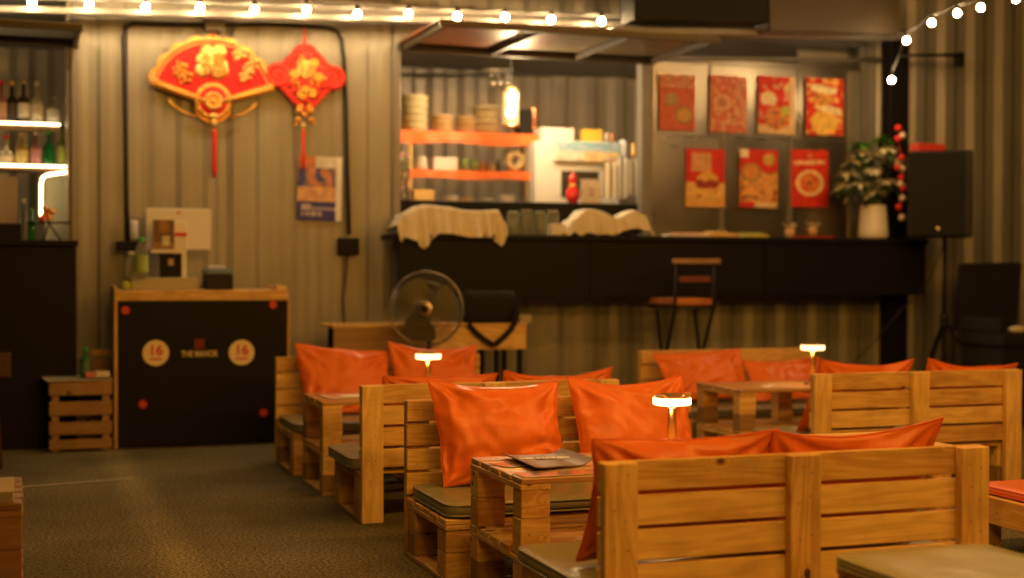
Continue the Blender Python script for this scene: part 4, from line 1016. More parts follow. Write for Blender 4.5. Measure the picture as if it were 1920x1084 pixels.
# black conduit loop round the decorations and cables
cy = WY-.02
cpts = [at(x, y, y=cy) for x, y in ((240, 468), (238, 380), (236, 250), (233, 120), (232, 70), (236, 50), (250, 44), (330, 46), (400, 47), (500, 45), (560, 48), (615, 52), (632, 58), (641, 75), (645, 110), (649, 200), (652, 330), (655, 440))]
o = MB().tube(cpts, .013, 8).build('cable_conduit', M_RUBBER); tag(o, 'black cable conduit looping over the two red decorations', 'conduit')
o = MB().tube([at(x, y, y=cy-.03) for x, y in ((405, 50), (410, 70), (422, 76), (434, 66), (440, 52))], .006, 6).build('hanging_cable', M_RUBBER); tag(o, 'short loop of cable hanging above the fan decoration', 'cable')
boxthing('junction_box', 636, 446, 674, 478, WY-.07, .06, M_BLACK, 'black junction box at the end of the conduit', 'box')
boxthing('junction_box', 385, 24, 422, 58, WY-.08, .06, M_FRAME, 'grey junction box above the fan decoration', 'box')
o = MB().tube([at(x, y, y=cy-.01) for x, y in ((652, 478), (648, 520), (643, 560), (646, 600), (640, 640), (642, 700))], .006, 6).build('hanging_cable', M_RUBBER); tag(o, 'thin cable running down from the black junction box', 'cable')

# ================================================================== POSTERS on the steel panel
def food(kind, seed):
    cr = [random.Random(seed*10+i) for i in range(3)]
    def fn(u, v):
        x, y = u, v*1.6; n = noise.noise(Vector((u*7+seed*3, v*9, seed))); n2 = noise.noise(Vector((u*16+seed, v*20, 2)))
        red = (.62, .035, .015); pale = (.72, .52, .30)
        def d(cx, cy_): return math.hypot(x-cx, y-cy_*1.6)
        if kind == 0:     # two bowls on faded red
            red = (.58, .14, .09)
            if v > .78: return pale if (n2 > -.12 and (v*16) % 1 > .35) else red
            if d(.33, .55) < .19: return (.34, .26, .17) if d(.33, .55) > .13 else (.42+.1*n2, .28, .16)
            if d(.68, .28) < .26: return (.30, .20, .12) if d(.68, .28) > .20 else (.60+.2*n2, .33+.2*n2, .10)
            return red
        if kind == 1:
            red = (.60, .16, .10)
            if d(.32, .52) < .24: return (.68, .36, .24) if d(.32, .52) > .14 else (.50, .22+.2*n2, .12)
            for q in ((.78, .6), (.75, .35), (.66, .2), (.85, .82)):
                if d(*q) < .13: return (.62, .34, .22) if n2 > -.1 else (.5, .14, .08)
            if n > .15: return (.66, .34, .22)
            return red
        if kind == 2:
            if abs(y-(.82*1.6-.0)-.5*(x-.8)) < .09 and x > .7: return pale
            if d(.28, .60) < .22 and v > .5: return (.80, .64, .42)
            if d(.76, .42) < .13: return (.48, .50, .06)
            if d(.5, .28) < .34: return (.66+.25*n2, .25+.2*n, .06) if n2 > -.15 else (.22, .10, .04)
            if v < .16 or u > .86: return pale
            if n > .2: return (.66, .30, .20)
            return red
        if kind == 3:
            if .12 < u < .82 and .72 < v < .88 and abs((v-.80)+.15*(u-.5)) < .07: return (.86, .72, .42)
            if d(.45, .66) < .26: return (.74, .36+.2*n, .07) if n2 > -.15 else (.28, .05, .03)
            if .3 < u < .95 and abs((v-.47)+.18*(u-.6)) < .06: return (.85, .68, .40)
            if d(.5, .22) < .36: return (.82+.1*n, .50+.25*n2, .10)
            return red if n < .15 else (.80, .45, .12)
        if kind == 4:
            if .15 < u < .66 and .62 < v < .93: return (.66, .36, .18) if n2 > -.2 else (.6, .25, .12)
            if v < .12+.2*abs(u-.5): return (.70, .40, .12)
            if d(.55, .42) < .30: return (.32, .04, .03) if (y < .74 and y > .52 and n > -.3) else (.74, .42, .08)
            if v < .42: return (.74, .46, .16) if n > -.2 else (.48, .2, .05)
            return red
        if kind == 5:
            if u < .22 and v > .85: return (.82, .70, .55)
            if d(.76, .83) < .17: return (.62, .34, .10)
            if d(.3, .60) < .26: return (.36, .22, .09) if d(.3, .60) > .2 else (.66+.2*n2, .28, .07)
            if .10 < v < .62: return (.70+.2*n, .34+.2*n2, .10) if n > -.25 else (.36, .12, .04)
            if v <= .10: return red if u < .4 else pale
            return red
        # kind 6: a single bowl, title band
        if .08 < u < .92 and abs((v-.78)-.035*(u-.5)) < .035: return (.80, .55, .28) if math.sin(u*95) > -.75 else (.66, .16, .06)
        if d(.5, .90) < .07: return (.72, .25, .10)
        q = d(.5, .42)
        if q < .37:
            if q > .28: return (.78, .58, .28)
            if q < .05: return (.06, .07, .02)
            return (.66+.2*n2, .17+.12*n, .04)
        return red
    return fn
PO = [((1236, 138), (1303, 246), 0, 'faded red poster with two bowls, top row leftmost'), ((1331, 140), (1400, 250), 1, 'faded red poster of many small dishes, top row second'),
      ((1421, 142), (1490, 253), 2, 'red food poster with a lime green garnish, top row third'), ((1511, 145), (1580, 255), 3, 'bright red and yellow food poster, top row rightmost'),
      ((1286, 278), (1358, 389), 4, 'red poster of an open stuffed dish, bottom row leftmost'), ((1387, 279), (1457, 390), 5, 'red poster of several plates, bottom row middle'),
      ((1483, 280), (1552, 389), 6, 'red poster of one round bowl under a title band, bottom row right')]
for i, (p0, p1, kd, lb) in enumerate(PO):
    a, b_ = at(*p0, y=WY-.005), at(*p1, y=WY-.005)
    o = sheet('food_poster', b_.x-a.x, a.z-b_.z, food(kd, i+1), 40, 62, upright(((a.x+b_.x)/2, WY-.008, (a.z+b_.z)/2), ry=R(.4*(i % 3-1))), bend=lambda u, v: .003*math.sin(u*4+i)); tag(o, lb, 'poster', 'red food posters on the steel panel')

# ================================================================== INSIDE THE SERVING WINDOW
IY = 9.75
sx0, sx1 = at(752, 250, y=IY).x, at(1010, 250, y=IY).x
t_ = thing('shelf_rack', ((sx0+sx1)/2, IY+.15, zs), 'steel shelf rack with two orange covered shelves inside the window', 'shelf')
def drape(px0, px1, pyt, pyb, sd):
    a, b_ = at(px0, pyt, y=IY), at(px1, pyt, y=IY); hb = a.z-at(px0, pyb, y=IY).z
    MB().box(a.x, IY, a.z-.02, b_.x, IY+.32, a.z, .002).build('shelf_board', M_ORSH, t_)
    rows = [[(a.x+(b_.x-a.x)*i/40, IY-.003-.006*(j/4)*(1+math.sin(i*.9+sd)), a.z-hb*j/4*(1+.10*math.sin(i*.25+sd))) for i in range(41)] for j in range(5)]
    MB().grid(rows).build('orange_cover', M_ORSH, t_); return a.z
zsh1 = drape(748, 1012, 243, 266, 1); zsh2 = drape(768, 1000, 317, 333, 3)
for px in (768, 985):
    x = at(px, 300, y=IY).x; MB().box(x, IY+.01, zs-.0, x+.022, IY+.032, zsh1-.021).build('upright', M_STAIN, t_)
MB().box(at(985, 300, y=IY).x, IY+.005, at(985, 330, y=IY).z, at(1000, 300, y=IY).x, IY+.03, zs+.001).build('upright', M_STAIN, t_)
def basket_stack(px0, px1, pyt, n, label, m=M_WICKER):
    a, b_ = at(px0, 242, y=IY+.12), at(px1, pyt, y=IY+.12); r = (b_.x-a.x)/2; h = (b_.z-zsh1)/n
    t2 = thing('basket_stack', ((a.x+b_.x)/2, IY+.15, zsh1), label, 'baskets', 'stacks of bamboo baskets on the top shelf')
    for k in range(n):
        z = zsh1+.001+k*h
        MB().lathe([(r*.80, z), (r*.98, z+h*.12), (r*.98, z+h*.62), (r*1.05, z+h*.66), (r*1.05, z+h*.86), (r*.80, z+h*.90), (r*.80, z+h*.985)], ((a.x+b_.x)/2, IY+.15, 0), 24).build('basket', m, t2)
M_WICK2 = mat('pale_wicker', (.66, .58, .34), .7, bump=.9, bscale=120, var=.2, vscale=40)
basket_stack(751, 803, 180, 5, 'tall stack of bamboo baskets at the left end of the top shelf', M_WICK2)
basket_stack(811, 851, 216, 3, 'low stack of bamboo baskets right of the tall stack')
basket_stack(857, 894, 218, 3, 'lowest stack of bamboo baskets in the middle of the top shelf')
basket_stack(889, 938, 200, 4, 'pale basket stack directly left of the lit lantern', M_WICK2)
# lantern
la, lb_ = at(942, 170, y=9.35), at(973, 238, y=9.35)
lx = (la.x+lb_.x)/2
t_ = thing('hanging_lantern', (lx, 9.35, la.z), 'lit cylindrical glass lantern hanging in the serving window', 'lantern')
rL = (lb_.x-la.x)/2
MB().lathe([(rL, la.z-.01), (rL*1.05, la.z), (rL*.5, la.z+.03), (.008, la.z+.05)], (lx, 9.35, 0), 20).build('cap', M_BRASS, t_)
MB().lathe([(rL, lb_.z), (rL*1.03, lb_.z+.012)], (lx, 9.35, 0), 20).build('base', M_BRASS, t_)
MB().lathe([(rL*.92, lb_.z+.013), (rL*.92, la.z-.011)], (lx, 9.35, 0), 24, cap=False).build('glass', mat('amber_glass', (1, .85, .6), .15, emit=(1, .55, .2), es=.4, trans=.9, ior=1.1), t_)
MB().ball((lx, 9.35, lb_.z+.10), .030, 2, (1, 1, 1.35)).build('bulb', M_LANT, t_)
MB().tube([(lx, 9.35, la.z+.05), (lx, 9.35, TOP)], .004, 6).build('cord', M_RUBBER, t_)
lt = bpy.data.lights.new('lantern_light', 'POINT'); lt.energy = 42; lt.color = (1, .70, .36); lt.shadow_soft_size = .05
lo = bpy.data.objects.new('lantern_light', lt); COL.objects.link(lo); lo.parent = t_; lo.location = (0, -.12, -.05)
boxthing('black_box', 976, 205, 1000, 242, IY+.1, .15, M_BLACKG, 'black box right of the lantern on the top shelf', 'box', z0=zsh1+.001)
p = at(1006, 242, y=IY+.1); q = at(1006, 200, y=IY+.1)
o = MB().lathe([(.028, zsh1+.001), (.032, zsh1+.02), (.032, q.z-.01), (.026, q.z)], (p.x-.01, IY+.15, 0), 16).build('copper_tin', mat('copper', (.75, .32, .16), .3, metal=.9)); tag(o, 'tall copper tin at the right end of the top shelf', 'tin')
# second shelf
p = at(790, 317, y=IY+.1)
bm = MB()
for k in range(5): bm.lathe([(.03, zsh2+.001+k*.018), (.062-.004*k, zsh2+.025+k*.018), (.060-.004*k, zsh2+.027+k*.018)], (p.x, IY+.12, 0), 20)
o = bm.build('bowl_stack', M_CER); tag(o, 'stack of white bowls on the second orange shelf', 'bowls')
boxthing('foam_box', 813, 294, 858, 317, IY+.06, .14, M_WHITE, 'white box on the second orange shelf', 'box', z0=zsh2+.001)
for i, px in enumerate((872, 890)):
    p = at(px, 317, y=IY+.08)
    o = MB().lathe([(.02, zsh2+.001), (.027, zsh2+.09), (.025, zsh2+.092)], (p.x, IY+.1, 0), 14).build('cup', mat('green_cup', (.22, .36, .10), .4)); tag(o, ('left' if i == 0 else 'right')+' one of two green cups on the second shelf', 'cup', 'green cups on the second shelf')
p = at(966, 297, y=IY+.05)
bm = MB(); bm.tube([(p.x+.055*math.cos(a_), IY+.06, p.z+.055*math.sin(a_)) for a_ in [2*math.pi*j/18 for j in range(18)]], .028, 8, closed=True); o = bm.build('wicker_wreath', M_WICKER); tag(o, 'round wicker wreath at the right end of the second shelf', 'wreath')
o.location.z = zsh2+.001
# more small kitchen things
rr = random.Random(12)
cols = [(.55, .30, .10), (.30, .12, .05), (.66, .60, .48), (.12, .10, .08), (.50, .08, .04), (.60, .45, .15)]
for i, (px, wpx, hpx) in enumerate(((906, 5, 24), (916, 4, 28), (926, 6, 20), (937, 5, 26))):
    p = at(px, 317, y=IY+.12); h_ = hpx*.0036; r_ = wpx*.0036
    o = MB().lathe([(r_, zsh2+.001), (r_, zsh2+h_*.65), (r_*.45, zsh2+h_*.8), (r_*.45, zsh2+h_)], (p.x, IY+.16, 0), 12).build('sauce_bottle', mat('sauce%d' % i, cols[i], .3)); tag(o, ('leftmost', 'second', 'third', 'rightmost')[i]+' of four small sauce bottles left of the wicker wreath', 'bottle', 'sauce bottles on the second shelf')
for i, (px, n_, m_) in enumerate(((840, 4, M_CER), (868, 3, M_WICKER), (945, 5, M_CER))):
    p = at(px, 377, y=9.55); bm = MB()
    for k in range(n_): bm.lathe([(.035, zs+.001+k*.013), (.062, zs+.012+k*.013), (.060, zs+.0135+k*.013)], (p.x, 9.5, 0), 18)
    o = bm.build('dish_stack', m_); tag(o, ('white dish stack below the white box on the dark sill', 'tan dish stack in the middle of the dark sill', 'white dish stack on the sill near the rack upright')[i], 'dishes')
for i, px in enumerate((920, 934, 948)):
    p, q = at(px, 132, y=9.6), at(px+4, 158, y=9.6)
    bm = MB(); bm.tube([p, q], .004, 5); bm.ball(q, .022, 1, (1, .4, 1.2)); o = bm.build('ladle', M_STAIN); tag(o, ('leftmost', 'middle', 'rightmost')[i]+' of three steel ladles hanging by the lantern', 'ladle', 'ladles hanging in the window')
o = MB().tube([at(905, 131, y=9.6), at(965, 131, y=9.6)], .006, 6).build('utensil_rail', M_STAIN); tag(o, 'short rail carrying the hanging ladles by the lantern', 'rail')
for i, (px, c_) in enumerate(((1136, (.62, .58, .5)), (1147, (.45, .2, .08)))):
    p = at(px, 262, y=fy_ if False else 9.7); o = MB().lathe([(.018, 0), (.02, .01), (.018, .05), (.01, .06)], (p.x, 9.7, at(1140, 263, y=9.62).z+.001), 12).build('spice_jar', mat('spice%d' % i, c_, .35)); tag(o, ('pale', 'brown')[i]+' spice jar on top of the dispenser cabinet at the right', 'jar')
boxthing('metal_tin', 776, 354, 815, 377, 9.4, .08, M_STAIN, 'small shiny metal tin on the sill at the left', 'tin', z0=zs+.001)
# oven / cabinet
fy = 9.62
a, b_ = at(1004, 264, y=fy), at(1162, 378, y=fy)
t_ = thing('display_fridge', ((a.x+b_.x)/2, fy+.1, zs), 'white drinks dispenser cabinet with a blue and yellow picture front', 'fridge')
MB().box(a.x, fy, zs+.001, b_.x, fy+.34, a.z, .012, seg=3).build('body', M_WHITE, t_)
p0, p1 = at(1040, 264, y=fy-.03), at(1160, 304, y=fy-.03)
def ad(u, v):
    n = noise.noise(Vector((u*6, v*4, 4)))
    if v > .45: return (.35+.2*n, .52, .62) if u > .05 else (.7, .66, .6)
    return (.80, .55+.2*n, .28) if u > .45 else (.72, .66, .56)
MB().box(p0.x-.006, fy-.032, p1.z-.006, p1.x+.006, fy-.0005, p0.z+.004, .004).build('sign_box', M_WHITE, t_)
sheet('picture', p1.x-p0.x, p0.z-p1.z, ad, 24, 10, upright(((p0.x+p1.x)/2, fy-.0335, (p0.z+p1.z)/2)), t_)
p0, p1 = at(1052, 320, y=fy), at(1122, 372, y=fy)
MB().box(p0.x, fy-.004, p1.z, p1.x, fy-.0005, p0.z).build('window', mat('dark_glass', (.05, .04, .025), .15), t_)
fz = a.z
boxthing('kitchen_scale', 1016, 238, 1078, 262, fy+.06, .18, M_WHITE, 'white rounded appliance on top of the dispenser cabinet', 'appliance', bev=.014, z0=fz+.001)
boxthing('yellow_box', 1096, 242, 1130, 262, fy+.05, .1, mat('yellow_card', (.72, .50, .06), .5), 'yellow box on top of the dispenser cabinet', 'box', z0=fz+.001)
# red gourd figure
p = at(1074, 374, y=9.3); q = at(1074, 320, y=9.3); h = q.z-zs
t_ = thing('lucky_gourd', (p.x, 9.3, zs), 'small red and gold gourd ornament on the window sill', 'ornament')
MB().lathe([(.03, zs+.001), (.05, zs+h*.2), (.046, zs+h*.42), (.018, zs+h*.55), (.030, zs+h*.72), (.026, zs+h*.84), (.005, zs+h*.92)], (p.x, 9.3, 0), 20).build('red_body', mat('red_lacquer', (.6, .02, .02), .25, coat=.5), t_)
MB().lathe([(.022, zs+h*.50), (.032, zs+h*.55), (.022, zs+h*.60)], (p.x, 9.3, 0), 16).build('gold_band', M_GOLD, t_); MB().ball((p.x, 9.3, zs+h*.95), .010, 1).build('gold_tip', M_GOLD, t_)
def seal(u, v): return (.45, .22, .14) if .10 < math.hypot(u-.5, v-.5) < .18 else (.62, .52, .40)
p0, p1 = at(1089, 336, y=9.36), at(1127, 376, y=9.36)
o = sheet('menu_card', p1.x-p0.x, p0.z-zs-.001, seal, 14, 14, upright(((p0.x+p1.x)/2, 9.36, (p0.z+zs+.001)/2)), thick=.004); tag(o, 'square pale card with a round seal beside the red gourd', 'card')
# hanging towels at the right of the window
for i, (x0p, x1p, yt, yb_) in enumerate(((1132, 1158, 306, 372), (1156, 1180, 296, 374), (1178, 1202, 300, 368))):
    a, b_ = at(x0p, yt, y=9.45), at(x1p, yb_, y=9.45)
    rows = [[(a.x+(b_.x-a.x)*u/12, 9.45+.012*math.sin(u*1.1+i), a.z+(b_.z-a.z)*v/8+.006*math.sin(u)) for u in range(13)] for v in range(9)]
    rb = [[(x, y+.006, z) for x, y, z in r] for r in rows]
    bm = MB(); bm.grid(rows); bm.grid(rb); o = bm.build('towel', M_CLOTH if i != 1 else M_WHITED); tag(o, ('left', 'middle', 'right')[i]+' one of three pale towels hanging at the right of the window', 'towel', 'towels in the window')
o = MB().tube([at(1128, 298, y=9.46), at(1204, 294, y=9.46)], .008, 6).build('towel_rail', M_STAIN); tag(o, 'short steel rail carrying the pale towels', 'rail')
for i, (px, pyt, c, r) in enumerate(((1168, 262, (.62, .66, .72), .034), (1188, 268, (.68, .45, .16), .026))):
    p = at(px, 296, y=9.62); q = at(px, pyt, y=9.62)
    o = MB().lathe([(r*.9, p.z), (r, p.z+.02), (r, q.z-.03), (r*.5, q.z)], (p.x, 9.62, 0), 14).build('jar', mat('jar%d' % i, c, .25)); tag(o, ('white', 'amber')[i]+' jar right of the dispenser cabinet', 'jar')
boxthing('dish_rack', 1164, 297, 1203, 305, 9.55, .2, M_WHITED, 'pale shelf plate under the jars right of the cabinet', 'shelf')
# flowers at the left of the window
rr = random.Random(21)
t_ = thing('flower_bunch', (at(762, 330, y=9.3).x, 9.3, zs), 'small bunch of pink and cream flowers at the left of the window', 'flowers')
bm = MB(); b2 = MB()
for k in range(26):
    q = at(756+rr.uniform(-8, 14), rr.uniform(285, 368), y=9.3+rr.uniform(-.03, .03)); (bm if k % 2 else b2).ball(q, rr.uniform(.010, .02), 1, (1, .7, .8))
bm.build('pink_petals', mat('pink_petal', (.62, .22, .18), .6), t_)['kind'] = 'stuff'; b2.build('cream_petals', mat('cream_petal', (.66, .58, .36), .6), t_)['kind'] = 'stuff'
MB().tube([(at(760, 300, y=9.3).x, 9.3, at(760, 300, y=9.3).z), (at(764, 370, y=9.3).x, 9.3, zs+.001)], .006, 6).build('stem', mat('stem_green', (.06, .12, .03), .6), t_)
for k, (px, r) in enumerate(((916, .014), (924, .013))):
    p = at(px, 369, y=9.15); o = MB().ball((p.x, 9.2, zs+r), r, 2).build('glass_ball', M_STAIN); tag(o, ('left', 'right')[k]+' one of two shiny metal balls on the dark sill', 'ball', 'metal balls on the sill')

# ================================================================== ON THE COUNTER
def cloth_over(px0, px1, pyt, pyb, yf, depth, label, seed, prof, drops, amp=1, name='covered_tray'):
    """a thin cloth lying over dishes: top follows prof(u), front edge hangs by drops(u)"""
    a, b_ = at(px0, pyb, y=yf), at(px1, pyb, y=yf); H = at(px0, pyt, y=yf).z-CZ
    rows = []; n = 60
    for j in range(26):
        v = j/25; row = []
        for i in range(n+1):
            u = i/n; x = a.x+(b_.x-a.x)*u
            top = CZ+.004+H*prof(u)
            fold = .011*amp*(abs(math.sin(u*21+seed+3*noise.noise(Vector((u*5, seed, 0)))))*2-1+.5*math.sin(u*67+seed))*min(1, v*1.5)
            if v < .5:
                y = yf+depth*(1-v*2)-.0; z = top-.01*(1-math.sin(math.pi*v))+.006*noise.noise(Vector((u*7, v*4, seed)))
                if v < .1: z = top-(H*prof(u))*(1-v*10)*.8
            else:
                q = (v-.5)*2; y = yf-.012-.02*q-fold*q*1.5; z = top-drops(u)*q
            row.append((x+.006*noise.noise(Vector((u*9, v*9, seed+5))), y, z))
        rows.append(row)
    bm = MB(); bm.grid(rows); bm.grid([[(x, y+.0015, z-.001) for x, y, z in r] for r in rows])
    o = bm.build(name, M_CLOTH, origin=((a.x+b_.x)/2, yf+depth/2, CZ)); return tag(o, label, 'cloth', 'cream cloths over dishes on the counter')
def bumpf(u, pts, lin=False):
    for (a_, b2), (c_, d_) in zip(pts, pts[1:]):
        if a_ <= u <= c_: t2 = (u-a_)/(c_-a_); t2 = t2 if lin else t2*t2*(3-2*t2); return b2+(d_-b2)*t2
    return pts[-1][1]
px2m = .00333
def hang(pts): return lambda u: px2m*bumpf(u, pts, True)
cloth_over(744, 948, 384, 444, 8.56, .28, 'cream cloth draped over a tray at the left end of the counter, corners hanging', 2,
           lambda u: bumpf(u, [(0, .25), (.08, .72), (.25, 1.0), (.45, .95), (.65, .82), (.93, .85), (1, .4)]),
           hang([(0, 22), (.03, 40), (.12, 52), (.17, 62), (.23, 84), (.33, 60), (.36, 52), (.6, 50), (.85, 52), (.90, 60), (.94, 70), (.97, 50), (1, 20)]), amp=1.6)
cloth_over(1058, 1222, 392, 438, 8.60, .24, 'cream cloth bunched over dishes beside the poster panel', 5,
           lambda u: bumpf(u, [(0, .1), (.12, .62), (.25, 1.0), (.42, .92), (.6, .68), (.8, .98), (.92, .8), (1, .15)]),
           hang([(0, 5), (.1, 24), (.2, 46), (.35, 48), (.5, 42), (.62, 28), (.8, 36), (.92, 32), (1, 6)]), amp=1.2)
for i, (px, pt, r) in enumerate(((962, 396, .042), (987, 393, .045), (1012, 396, .04), (1036, 394, .042))):
    p = at(px, 437, y=8.72); q = at(px, pt, y=8.72)
    t_ = thing('glass_jar', (p.x, 8.72, CZ), ('leftmost', 'second', 'third', 'rightmost')[i]+' of four glass jars between the two cloths on the counter', 'jar', 'glass jars on the counter')
    MB().lathe([(r*.95, CZ+.001), (r, CZ+.01), (r, q.z-.03), (r*.8, q.z-.016)], (p.x, 8.72, 0), 20).build('glass', mat('jar_glass', (.55, .60, .45), .1, trans=.75), t_)
    MB().lathe([(r*.82, q.z-.0155), (r*.82, q.z)], (p.x, 8.72, 0), 20).build('lid', M_STAIN if i % 2 else mat('greenish_lid', (.3, .34, .26), .4), t_)
boxthing('napkin_box', 1034, 420, 1062, 437, 8.62, .06, M_WHITED, 'pale napkin box before the rightmost glass jar', 'box', z0=CZ+.001)
def dish(px0, px1, h, m, label, top=None, y=8.64, cat='dish', r=None):
    a, b_ = at(px0, 436, y=y), at(px1, 436, y=y); cx = (a.x+b_.x)/2; rx = (b_.x-a.x)/2
    t_ = thing('serving_dish', (cx, y+.09, CZ), label, cat)
    MB().box(cx-rx, y, CZ+.001, cx+rx, y+.15, CZ+h, .005, seg=2).build('plate', m, t_)
    if top:
        bm = MB(); rr = random.Random(px0)
        for k in range(12): bm.ball((cx+rr.uniform(-.75, .75)*rx, y+.03+rr.random()*.09, CZ+h+.006), rr.uniform(.01, .018), 1, (1, 1, .7))
        bm.build('food', top, t_)
dish(1258, 1331, .016, M_WHITED, 'flat pale plate on the counter below the left posters', mat('pinkish_food', (.6, .3, .22), .6))
dish(1328, 1385, .028, WX, 'wooden serving board on the counter between plate and green dish', mat('beige_food', (.62, .45, .2), .6))
dish(1396, 1442, .02, mat('yellow_dish', (.5, .45, .1), .5), 'yellow green dish on the counter below the middle poster', mat('green_food', (.32, .40, .06), .6))
dish(1494, 1566, .014, mat('red_tray', (.35, .03, .02), .4), 'thin red tray on the counter under the paper cups', None)
for i, px in enumerate((1481, 1523)):
    p = at(px, 436, y=8.7); t_ = thing('paper_cup', (p.x, 8.7, CZ), ('left', 'right')[i]+' one of two cups stuffed with crumpled napkins', 'cup', 'cups of napkins on the counter')
    z0 = CZ+(.016 if i else .001)
    MB().lathe([(.026, z0), (.038, z0+.055), (.036, z0+.056)], (p.x, 8.7, 0), 18).build('cup', mat('cup_tan', (.60, .38, .20), .6), t_)
    bm = MB(); rr = random.Random(40+i)
    for k in range(9):
        an = k*.7; q0 = Vector((p.x, 8.7, z0+.05)); dr = Vector((math.cos(an)*.055, math.sin(an)*.04, rr.uniform(.03, .055)))
        n_ = dr.cross(Vector((0, 0, 1))).normalized()*.022
        bm.grid([[q0-n_*.4, q0+n_*.4], [q0+dr*.6-n_, q0+dr*.6+n_], [q0+dr+Vector((0, 0, .004)), q0+dr*1.05+n_*.3]])
    bm.build('napkins', M_PAPER if i else mat('cream_napkin', (.74, .58, .38), .8), t_)

# plant in pot
pc = at(1637, 436, y=8.68); pt = at(1637, 385, y=8.68)
t_ = thing('potted_plant', (pc.x, 8.68, CZ), 'white potted poinsettia with cream and green leaves on the counter', 'plant')
zp = CZ+.001
MB().lathe([(.092, zp), (.108, zp+.014), (.104, zp+.06), (.088, pt.z-.004), (.088, pt.z), (.080, pt.z), (.076, pt.z-.02)], (pc.x, 8.68, 0), 28).build('pot', M_CER, t_)
rr = random.Random(77)
Mc, Mg, Md = mat('cream_leaf', (.74, .70, .46), .5, var=.1), mat('green_leaf', (.13, .34, .04), .45, var=.2), mat('dark_leaf', (.04, .075, .02), .5, var=.2)
stems = MB(); heads = [at(px, py, y=8.66+dy) for px, py, dy in ((1600, 302, 0), (1616, 288, -.04), (1640, 292, -.06), (1662, 278, -.03), (1680, 300, -.04), (1640, 318, -.06), (1590, 325, .02), (1612, 345, -.08), (1666, 340, -.08), (1690, 348, -.02), (1640, 362, -.09), (1582, 350, .02), (1655, 262, -.02), (1612, 272, -.02))]
LV = {'cream_leaves': MB(), 'green_leaves': MB(), 'dark_leaves': MB()}
def leafmesh(bm, base, dr, L_, w_):
    dr = dr.normalized(); sd = dr.cross(Vector((0, 0, 1)));
    if sd.length < .1: sd = Vector((1, 0, 0))
    sd.normalize(); up = sd.cross(dr)
    rows = []
    for k in range(6):
        q = k/5; w2 = w_*math.sin(math.pi*min(1, q*.93+.04))**.8; mid = base+dr*L_*q-Vector((0, 0, 1))*L_*.25*q*q
        rows.append([mid-sd*w2+up*.006, mid, mid+sd*w2+up*.006])
    bm.grid(rows)
for i, hd in enumerate(heads):
    stems.tube([(pc.x, 8.68, pt.z-.02), (pc.x*.4+hd.x*.6, 8.68, (pt.z+hd.z)/2+.01), hd], .004, 5)
    kind = 'cream_leaves' if i < 12 else 'green_leaves'
    for k in range(15):
        an = k*2*math.pi/15*2+rr.uniform(-.3, .3); leafmesh(LV[kind], hd, Vector((math.cos(an), math.sin(an)*.8, rr.uniform(-.35, .45))), rr.uniform(.06, .105), rr.uniform(.016, .025))
    for k in range(7):
        an = rr.uniform(0, 6.28); leafmesh(LV['dark_leaves'], hd-Vector((0, 0, .02)), Vector((math.cos(an), math.sin(an)*.7, rr.uniform(-.8, .1))), rr.uniform(.07, .11), rr.uniform(.018, .028))
for k in range(12):
    an = rr.uniform(0, 6.28); leafmesh(LV['dark_leaves'], Vector((pc.x, 8.68, pt.z+.05)), Vector((math.cos(an), math.sin(an)*.6, rr.uniform(-.1, .9))), .12, .03)
for px, py in ((1575, 345), (1580, 375), (1590, 365)): leafmesh(LV['cream_leaves'], at(px+18, py-14, y=8.68), Vector((-1, 0, -1)), .09, .012)
stems.build('stems', Md, t_)
for n_, m_ in (('cream_leaves', Mc), ('green_leaves', Mg), ('dark_leaves', Md)): LV[n_].build(n_, m_, t_)['kind'] = 'stuff'
# bead string hanging on the post
t_ = thing('bead_string', at(1688, 235, y=8.5), 'hanging string of red and white beads in front of the black post', 'beads')
zz = [(1684, 240, 1), (1692, 254, 0), (1683, 260, 1), (1690, 296, 1), (1683, 314, 1), (1692, 316, 0), (1690, 333, 1), (1688, 345, 0), (1693, 353, 1), (1692, 372, 0), (1685, 388, 1), (1691, 408, 0)]
MB().tube([at(x, y, y=8.5) for x, y, _ in zz], .002, 5).build('cord', M_REDC, t_)
MW = mat('white_bead', (.72, .55, .45), .35); MRb = mat('red_bead', (.66, .03, .02), .35)
for x, y, c_ in zz: MB().ball(at(x, y, y=8.5), .024, 2).build('bead', MRb if c_ else MW, t_)

# ================================================================== SPEAKER, STAND, BLACK CHAIR
SYp = 8.15
a, b_ = at(1708, 280, y=SYp), at(1820, 446, y=SYp); sxc = (a.x+b_.x)/2
T2 = thing('loudspeaker', (sxc, SYp, b_.z), 'black loudspeaker on a stand right of the black post', 'speaker')
sw = 112/FPX*(sxc*math.sin(YAW)+SYp*math.cos(YAW))*1.03/2; sh = a.z-b_.z
o = MB().box(-sw, 0, 0, sw, .26, sh, .014, seg=2).build('cabinet', M_BLACKG, T2, origin=(0, 0, 0)); o.location = (0, 0, 0)
o = MB().box(-sw+.015, -.008, .015, sw-.05, .002, sh-.015, .003).build('grille', M_MATTE, T2, origin=(0, 0, 0)); o.location = (0, 0, 0)
o = MB().box(sw-.036, -.003, sh*.66, sw-.02, .002, sh*.74).build('port', M_MATTE, T2, origin=(0, 0, 0)); o.location = (0, 0, 0)
o = MB().box(-.03, -.011, .055, -.006, -.0085, .07).build('badge', M_STAIN, T2, origin=(0, 0, 0)); o.location = (0, 0, 0)
T2.rotation_euler = (0, 0, R(-31))
boxthing('red_case', 1722, 268, 1773, 281, SYp+.1, .1, mat('red_plastic', (.55, .05, .03), .5), 'small red case lying on top of the loudspeaker', 'case', z0=a.z+.001)
ys = SYp+.12; xs = at(1771, 500, y=ys).x
t_ = thing('speaker_stand', (xs, ys, 0), 'black tripod stand under the loudspeaker', 'stand')
